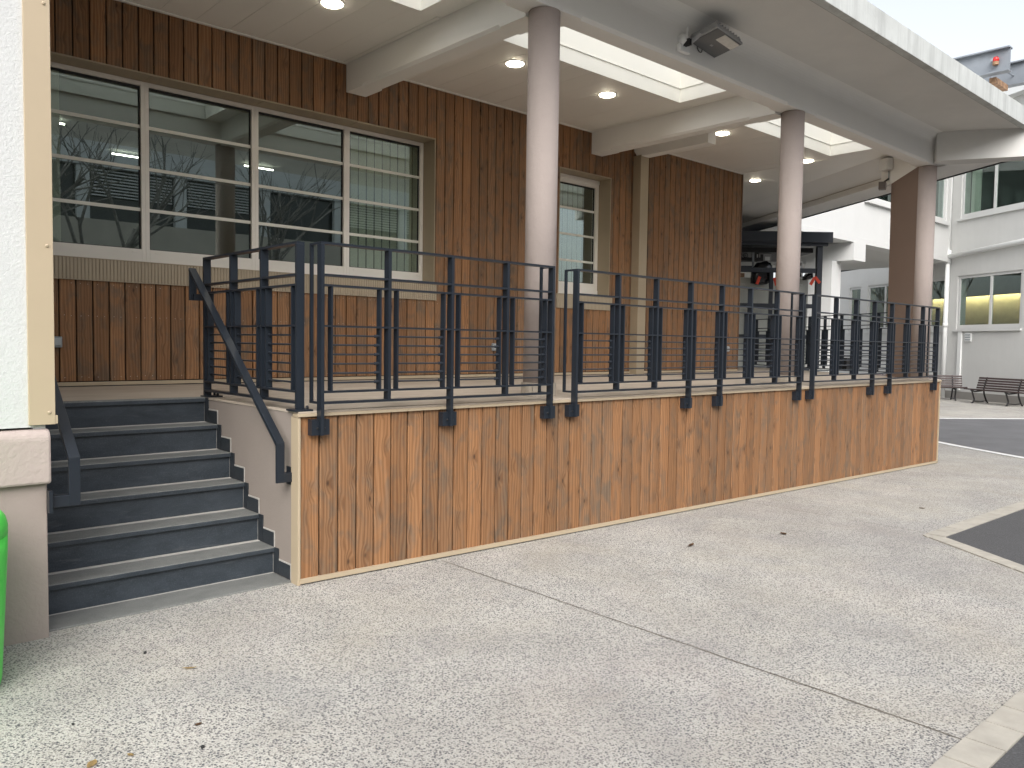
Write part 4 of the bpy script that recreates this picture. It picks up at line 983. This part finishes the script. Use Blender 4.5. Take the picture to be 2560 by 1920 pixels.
box('beam', (20.0, YP - 0.05, 3.90), (20.72, YP + 5.0, 4.40), RWHITE, ob)
box('pillar', (19.75, YP + 0.45, -0.3), (20.30, YP + 1.25, 3.895), RWHITE, ob)
box('rear_wall', (8.5, YP + 5.3, -0.3), (24.0, YP + 5.5, 4.42), RWHITE, ob)

# drainpipe, branch pipe, vent, cable cover
dp = thing('drainpipe', 'white drainpipe in the corner of the pale building with a sloping branch', 'drainpipe', tuple(wpt(1.13, -0.2, 0.1)))
bm = bmesh.new(); bmtube(bm, wpt(1.13, -0.2, 0.12), wpt(1.13, 4.55, 0.12), 0.075, n=14); bmtube(bm, wpt(1.16, 4.75, 0.10), wpt(1.20, 9.2, 0.10), 0.065, n=14); part('pipe', bm, WPLAST, dp, True)
bm = bmesh.new(); bmtube(bm, wpt(1.13, 4.35, 0.12), wpt(1.13, 4.80, 0.12), 0.095, n=14); bmtube(bm, wpt(1.13, 2.2, 0.12), wpt(1.13, 2.35, 0.12), 0.085, n=14); bmtube(bm, wpt(1.19, 6.2, 0.10), wpt(1.19, 6.3, 0.10), 0.078, n=14); part('collar', bm, WPLAST, dp, True)
bm = bmesh.new(); bmtube(bm, wpt(1.10, 4.58, 0.13), wpt(-6.5, 4.95, 0.13), 0.085, n=14); part('branch_pipe', bm, WPLAST, dp, True)
dp2 = tag(wbox('cable_cover', 0.47, 0.62, 0.1, 2.05, 0.0, 0.05, WPLAST, None), 'white vertical cable cover below the window of the pale building', 'cable cover')
dp2v = thing('wall_vent', 'small white louvred vent under the window of the pale building', 'vent', tuple(wpt(0.2, 1.85, 0.03)))
wbox('case', 0.05, 0.32, 1.72, 2.0, 0.0, 0.04, WPLAST, dp2v)
for k in range(3): wbox('louvre', 0.08, 0.29, 1.76 + 0.08 * k, 1.79 + 0.08 * k, 0.04, 0.055, GPLAST, dp2v)

# ------------------------------------------------------------------ benches
def bench(loc, rotz, label):
    """slatted park bench: local x along, +y is the front"""
    t = thing('park_bench', label, 'bench', loc, 'slatted park benches', rotz)
    def lp(name, bm, m): return finish(name, bm, m, t)
    for k in range(5):
        bm = bmesh.new(); bmbox(bm, (-0.95, -0.02, -0.018), (0.95, 0.02, 0.018)); o = lp('seat_slat', bm, SLATM); o.location = (0, 0.02 + 0.085 * k, 0.40 + 0.008 * k); o.scale = (1, 1.7, 1)
    for k in range(5):
        bm = bmesh.new(); bmbox(bm, (-0.90, -0.012, -0.028), (0.90, 0.012, 0.028)); o = lp('back_slat', bm, SLATM); o.location = (0, -0.05 - 0.022 * k, 0.47 + 0.075 * k); o.rotation_euler = (R(15), 0, 0)
    for x in (-0.62, 0.62):
        bm = bmesh.new(); cur = lambda pts, r: [bmtube(bm, (x, *a), (x, *b), r, n=8) for a, b in zip(pts, pts[1:])]
        cur([(-0.16, 0.80), (-0.09, 0.60), (-0.04, 0.42), (-0.06, 0.28), (-0.14, 0.10), (-0.22, 0.0)], 0.024)
        cur([(0.44, 0.40), (0.30, 0.36), (0.02, 0.385)], 0.022)
        cur([(0.40, 0.38), (0.34, 0.22), (0.30, 0.12), (0.36, 0.02), (0.40, 0.0)], 0.024)
        cur([(-0.17, 0.07), (0.05, 0.05), (0.32, 0.07)], 0.018)
        lp('leg', bm, IRON)
    return t
bench((24.97, 3.74, -0.2), math.atan2(DV.y, DV.x) + 0.06, 'dark slatted bench facing the terrace, at the right edge')
bench((25.75, 5.95, -0.2), R(-58) + R(180) - R(0), 'dark slatted bench seen from behind, left of the one facing the terrace')
bench((24.75, 6.45, -0.2), R(-62) + R(180), 'dark slatted bench partly hidden by the end of the terrace boards')

# ------------------------------------------------------------------ dark steel shelter with cabinets beyond the terrace
SU = Vector((0.743, -0.669, 0)); SV = Vector((0.669, 0.743, 0)); S0 = Vector((14.26, 3.91, 0))    # u to the right, v away
MT = Matrix(((SU.x, SV.x, 0, S0.x), (SU.y, SV.y, 0, S0.y), (0, 0, 1, 0), (0, 0, 0, 1)))
def kbox(name, a, b, m, parent, bev=0.0):
    bm = bmesh.new(); bmbox(bm, a, b, MT); return part(name, bm, m, parent, bev=bev)
ks = thing('steel_shelter', 'dark slate steel frame shelter with a flat roof beyond the end railing', 'shelter', (S0.x, S0.y, -0.2))
kbox('roof', (-2.6, -0.1, 3.70), (0.0, 2.4, 3.86), SHELT, ks); kbox('fascia', (-2.6, -0.12, 3.645), (0.02, -0.05, 3.865), SHELT, ks); kbox('gutter', (-2.6, -0.05, 3.58), (-0.05, 0.02, 3.645), SHELT, ks)
for x in (-0.2, -2.55): kbox('post', (x - 0.05, 0.0, -0.25), (x + 0.06, 0.11, 3.6), SHELT, ks); kbox('post', (x - 0.05, 2.2, -0.25), (x + 0.06, 2.31, 3.7), SHELT, ks)
for z0, z1 in ((3.02, 3.115), (2.27, 2.36), (1.62, 1.70), (0.9, 1.0)): kbox('rail', (-2.5, 0.02, z0), (-0.25, 0.09, z1), SHELT, ks)
kbox('mullion', (-1.235, 0.025, 0.0), (-1.165, 0.085, 3.02), SHELT, ks)
for k, (xa, xb_, z) in enumerate(((-2.1, -1.6, 3.50), (-1.75, -1.4, 3.42), (-0.75, -0.45, 3.47))):
    bm = bmesh.new(); bmtube(bm, MT @ Vector((xa, 0.6, z - 0.06)), MT @ Vector((xb_, 1.2, z + 0.04)), 0.018, n=6); part('brace', bm, GPLAST, ks)
kbox('dark_ceiling', (-2.5, 0.25, 3.47), (-0.25, 2.15, 3.57), BLACK, ks)
kbox('cable_tray', (-2.5, 0.32, 3.29), (-1.3, 0.60, 3.36), BLACK, ks); kbox('cable_tray', (-2.5, 0.32, 3.12), (-1.45, 0.50, 3.18), SHELT, ks)
kbox('upright', (-1.545, 0.28, 3.0), (-1.505, 0.31, 3.58), GPLAST, ks)
eq = thing('control_box', 'grey control box hanging under the shelter roof, left of the middle column', 'control box', tuple(MT @ Vector((-1.3, 0.4, 3.3))))
kbox('case', (-1.385, 0.33, 3.27), (-1.12, 0.50, 3.44), LAMPG, eq); kbox('cover', (-1.36, 0.315, 3.36), (-1.30, 0.329, 3.43), BLACK, eq); kbox('cover', (-1.26, 0.315, 3.30), (-1.16, 0.329, 3.38), WPLAST, eq)
eq2 = thing('speaker_box', 'small black box with a pale mark under the shelter roof beside the control box', 'box', tuple(MT @ Vector((-1.45, 0.4, 3.3))))
kbox('case', (-1.50, 0.33, 3.33), (-1.395, 0.48, 3.46), BLACK, eq2); kbox('glint', (-1.435, 0.322, 3.36), (-1.42, 0.329, 3.43), WPLAST, eq2)  # white sliver stands in for the glare on the case
for k in range(4):
    o = finish('cable_loop', (lambda b_: ([bmtube(b_, MT @ Vector((-2.05 + 0.12 * k + 0.05 * math.cos(t_ * 0.7), 0.30, 3.40 + 0.045 * math.sin(t_ * 0.7))), MT @ Vector((-2.05 + 0.12 * k + 0.05 * math.cos(t_ * 0.7 + 0.7), 0.30, 3.40 + 0.045 * math.sin(t_ * 0.7 + 0.7))), 0.008, n=5) for t_ in range(9)], b_)[1])(bmesh.new()), BLACK, ks, ks.location)
tag(kbox('carton', (-1.98, 0.30, 2.935), (-1.70, 0.36, 3.02), PLANKM, None), 'brown carton on top of the leftmost cabinet', 'carton')
cb_ = thing('cabinet', 'tall pale grey cabinets standing inside the dark steel shelter', 'cabinet', tuple(MT @ Vector((-1.5, 0.6, -0.2))))
for xa, xb_ in ((-2.45, -1.845), (-1.83, -1.25), (-0.95, -0.60), (-0.585, -0.30)):
    d_ = kbox('cabinet_door', (xa, 0.35, 0.3), (xb_, 0.37, 2.91), CABW, cb_); kbox('handle', (xa + 0.06, 0.335, 2.78), (xa + 0.16, 0.35, 2.80), WPLAST, d_)
kbox('carcass', (-2.45, 0.38, 0.25), (-0.30, 1.0, 2.93), CABW, cb_)
gr = thing('ventilation_grille', 'black and white louvred grille above the pale cabinets', 'grille', tuple(MT @ Vector((-0.7, 0.4, 2.95))))
kbox('case', (-0.95, 0.36, 2.94), (-0.42, 0.55, 3.30), WPLAST, gr)
for k in range(9): kbox('slot', (-0.93 + 0.055 * k, 0.35, 3.20), (-0.90 + 0.055 * k, 0.36, 3.27), BLACK, gr); kbox('slot', (-0.93 + 0.055 * k, 0.35, 2.96), (-0.90 + 0.055 * k, 0.36, 3.05), BLACK, gr)
def bag(cx, cz, sx, sz, label):
    bm = bmesh.new(); bmesh.ops.create_icosphere(bm, subdivisions=3, radius=1.0)
    for v in bm.verts:
        n_ = math.sin(v.co.x * 7 + v.co.z * 5) * 0.06 + math.sin(v.co.z * 13 + v.co.x * 3) * 0.05
        q_ = lambda a_: math.copysign(abs(a_) ** 0.6, a_)
        v.co = Vector((q_(v.co.x) * sx * (1 + n_) * (1 - 0.30 * v.co.z), v.co.y * 0.13, q_(v.co.z) * sz * (1 + n_) + 0.04 * v.co.x))
        v.co = MT @ (v.co + Vector((cx, 0.22, cz)))
    o = finish('plastic_bag', bm, BAGM, smooth=True); tag(o, label, 'bag', 'black bags on the shelter'); return o
bag(-1.36, 3.02, 0.23, 0.245, 'large black plastic bag draped over the shelter rail left of the middle column')
bag(-0.36, 2.96, 0.10, 0.07, 'small black plastic bag tied to the shelter rail right of the middle column')
for (x, z, r_, lab) in ((-1.54, 2.83, 0.35, 'red tape strip at the left end of the large black bag'), (-1.18, 2.81, -0.3, 'red tape strip at the right end of the large black bag'), (-0.40, 2.83, 0.5, 'red tape strip left of the small black bag tie'), (-0.30, 2.86, -0.7, 'red tape strip right of the small black bag tie')):
    bm = bmesh.new(); bmbox(bm, (-0.03, -0.165, -0.085), (0.03, -0.15, 0.085), MT @ Matrix.Translation((x, 0, z)) @ Matrix.Rotation(r_, 4, 'Y')); tag(finish('tape_strip', bm, REDC), lab, 'tape', 'red tape on the shelter')
# few things left at the far end of the terrace
tag(box('tool_case', (12.05, 2.42, H + 0.001), (12.30, 2.62, H + 0.24), BLACK, None, 0.01), 'black tool case on the terrace floor behind the end railing', 'case')
tag(box('offcut', (11.3, 2.65, H + 0.001), (11.95, 2.74, H + 0.03), CABW), 'pale board offcut lying on the far terrace floor', 'offcut')

# ------------------------------------------------------------------ what the window panes mirror: building and bare trees across the yard
fb = thing('opposite_building', 'long concrete building with window bands across the yard, mirrored in the glass', 'building', (4, -26, 0))
GB1 = paint('brown_grey_spandrel', (0.56, 0.515, 0.44), 0.8, 0.06, 1); GB2 = paint('pale_spandrel', (0.74, 0.76, 0.75), 0.8, 0.05, 1); DG = paint('dark_window_band', (0.030, 0.035, 0.036), 0.15)
for z0, z1, m_, yy in ((-0.3, 1.0, GB2, 0), (1.0, 3.4, DG, 0.3), (3.4, 4.2, GB2, -0.1), (4.2, 6.4, GB1, 0), (6.4, 8.6, DG, 0.3), (8.6, 9.6, GB2, -0.1), (9.6, 12.6, GB1, 0)):
    box('storey_band', (-26, -33, z0), (34, -26 - yy, z1), m_, fb)
for k in range(15):
    x = -25 + 4.0 * k
    box('mullion', (x, -26.25, 1.0), (x + 0.5, -26.0, 3.4), GB2, fb); box('mullion', (x, -26.25, 6.4), (x + 0.5, -26.0, 8.6), GB2, fb)
    if k % 3 != 1:
        for j in range(9): box('sunblind_slat', (x + 0.6, -26.22, 8.45 - 0.13 * j), (x + 3.9, -26.1, 8.50 - 0.13 * j), GB2, fb)
def tree(x, y, h, seed, label):
    rnd = random.Random(seed); t = thing('bare_tree', label, 'tree', (x, y, gz(x)), 'bare trees across the yard')
    bt = bmesh.new(); bc = bmesh.new()
    def grow(bm, p, d, ln, r, lev):
        q = p + d * ln; bmtube(bm, p, q, r, r * 0.72, n=7 if lev < 2 else 4, caps=False)
        if lev >= 5: return
        for i in range(3 if lev < 3 else 2):
            a = Vector((rnd.uniform(-1, 1), rnd.uniform(-1, 1), rnd.uniform(-0.25, 0.9))); nd_ = (d * 0.9 + a * 0.75).normalized()
            grow(bc, q - d * ln * rnd.uniform(0, 0.35), nd_, ln * rnd.uniform(0.62, 0.82), r * 0.55, lev + 1)
    grow(bt, Vector((x, y, gz(x) - 0.05)), Vector((0.03, 0.02, 1)).normalized(), h * 0.32, h * 0.018, 0)
    part('trunk', bt, BARK, t); part('crown', bc, BARK, t)
tree(-3.0, -14.0, 9.5, 3, 'bare birch across the yard mirrored in the leftmost pane'); tree(2.5, -16.0, 10.5, 5, 'bare birch across the yard mirrored in the second pane')
tree(9.0, -13.5, 9.0, 11, 'bare tree across the yard, farthest to the right of the three birches')
tree(25.3, 16.5, 7.5, 17, 'bare tree behind the white wing, mirrored in the ground-floor windows'); tree(27.8, 21.0, 8.5, 29, 'bare tree farthest behind the white wing'); tree(6.0, -19.0, 11.0, 23, 'bare tree standing closest to the opposite building')
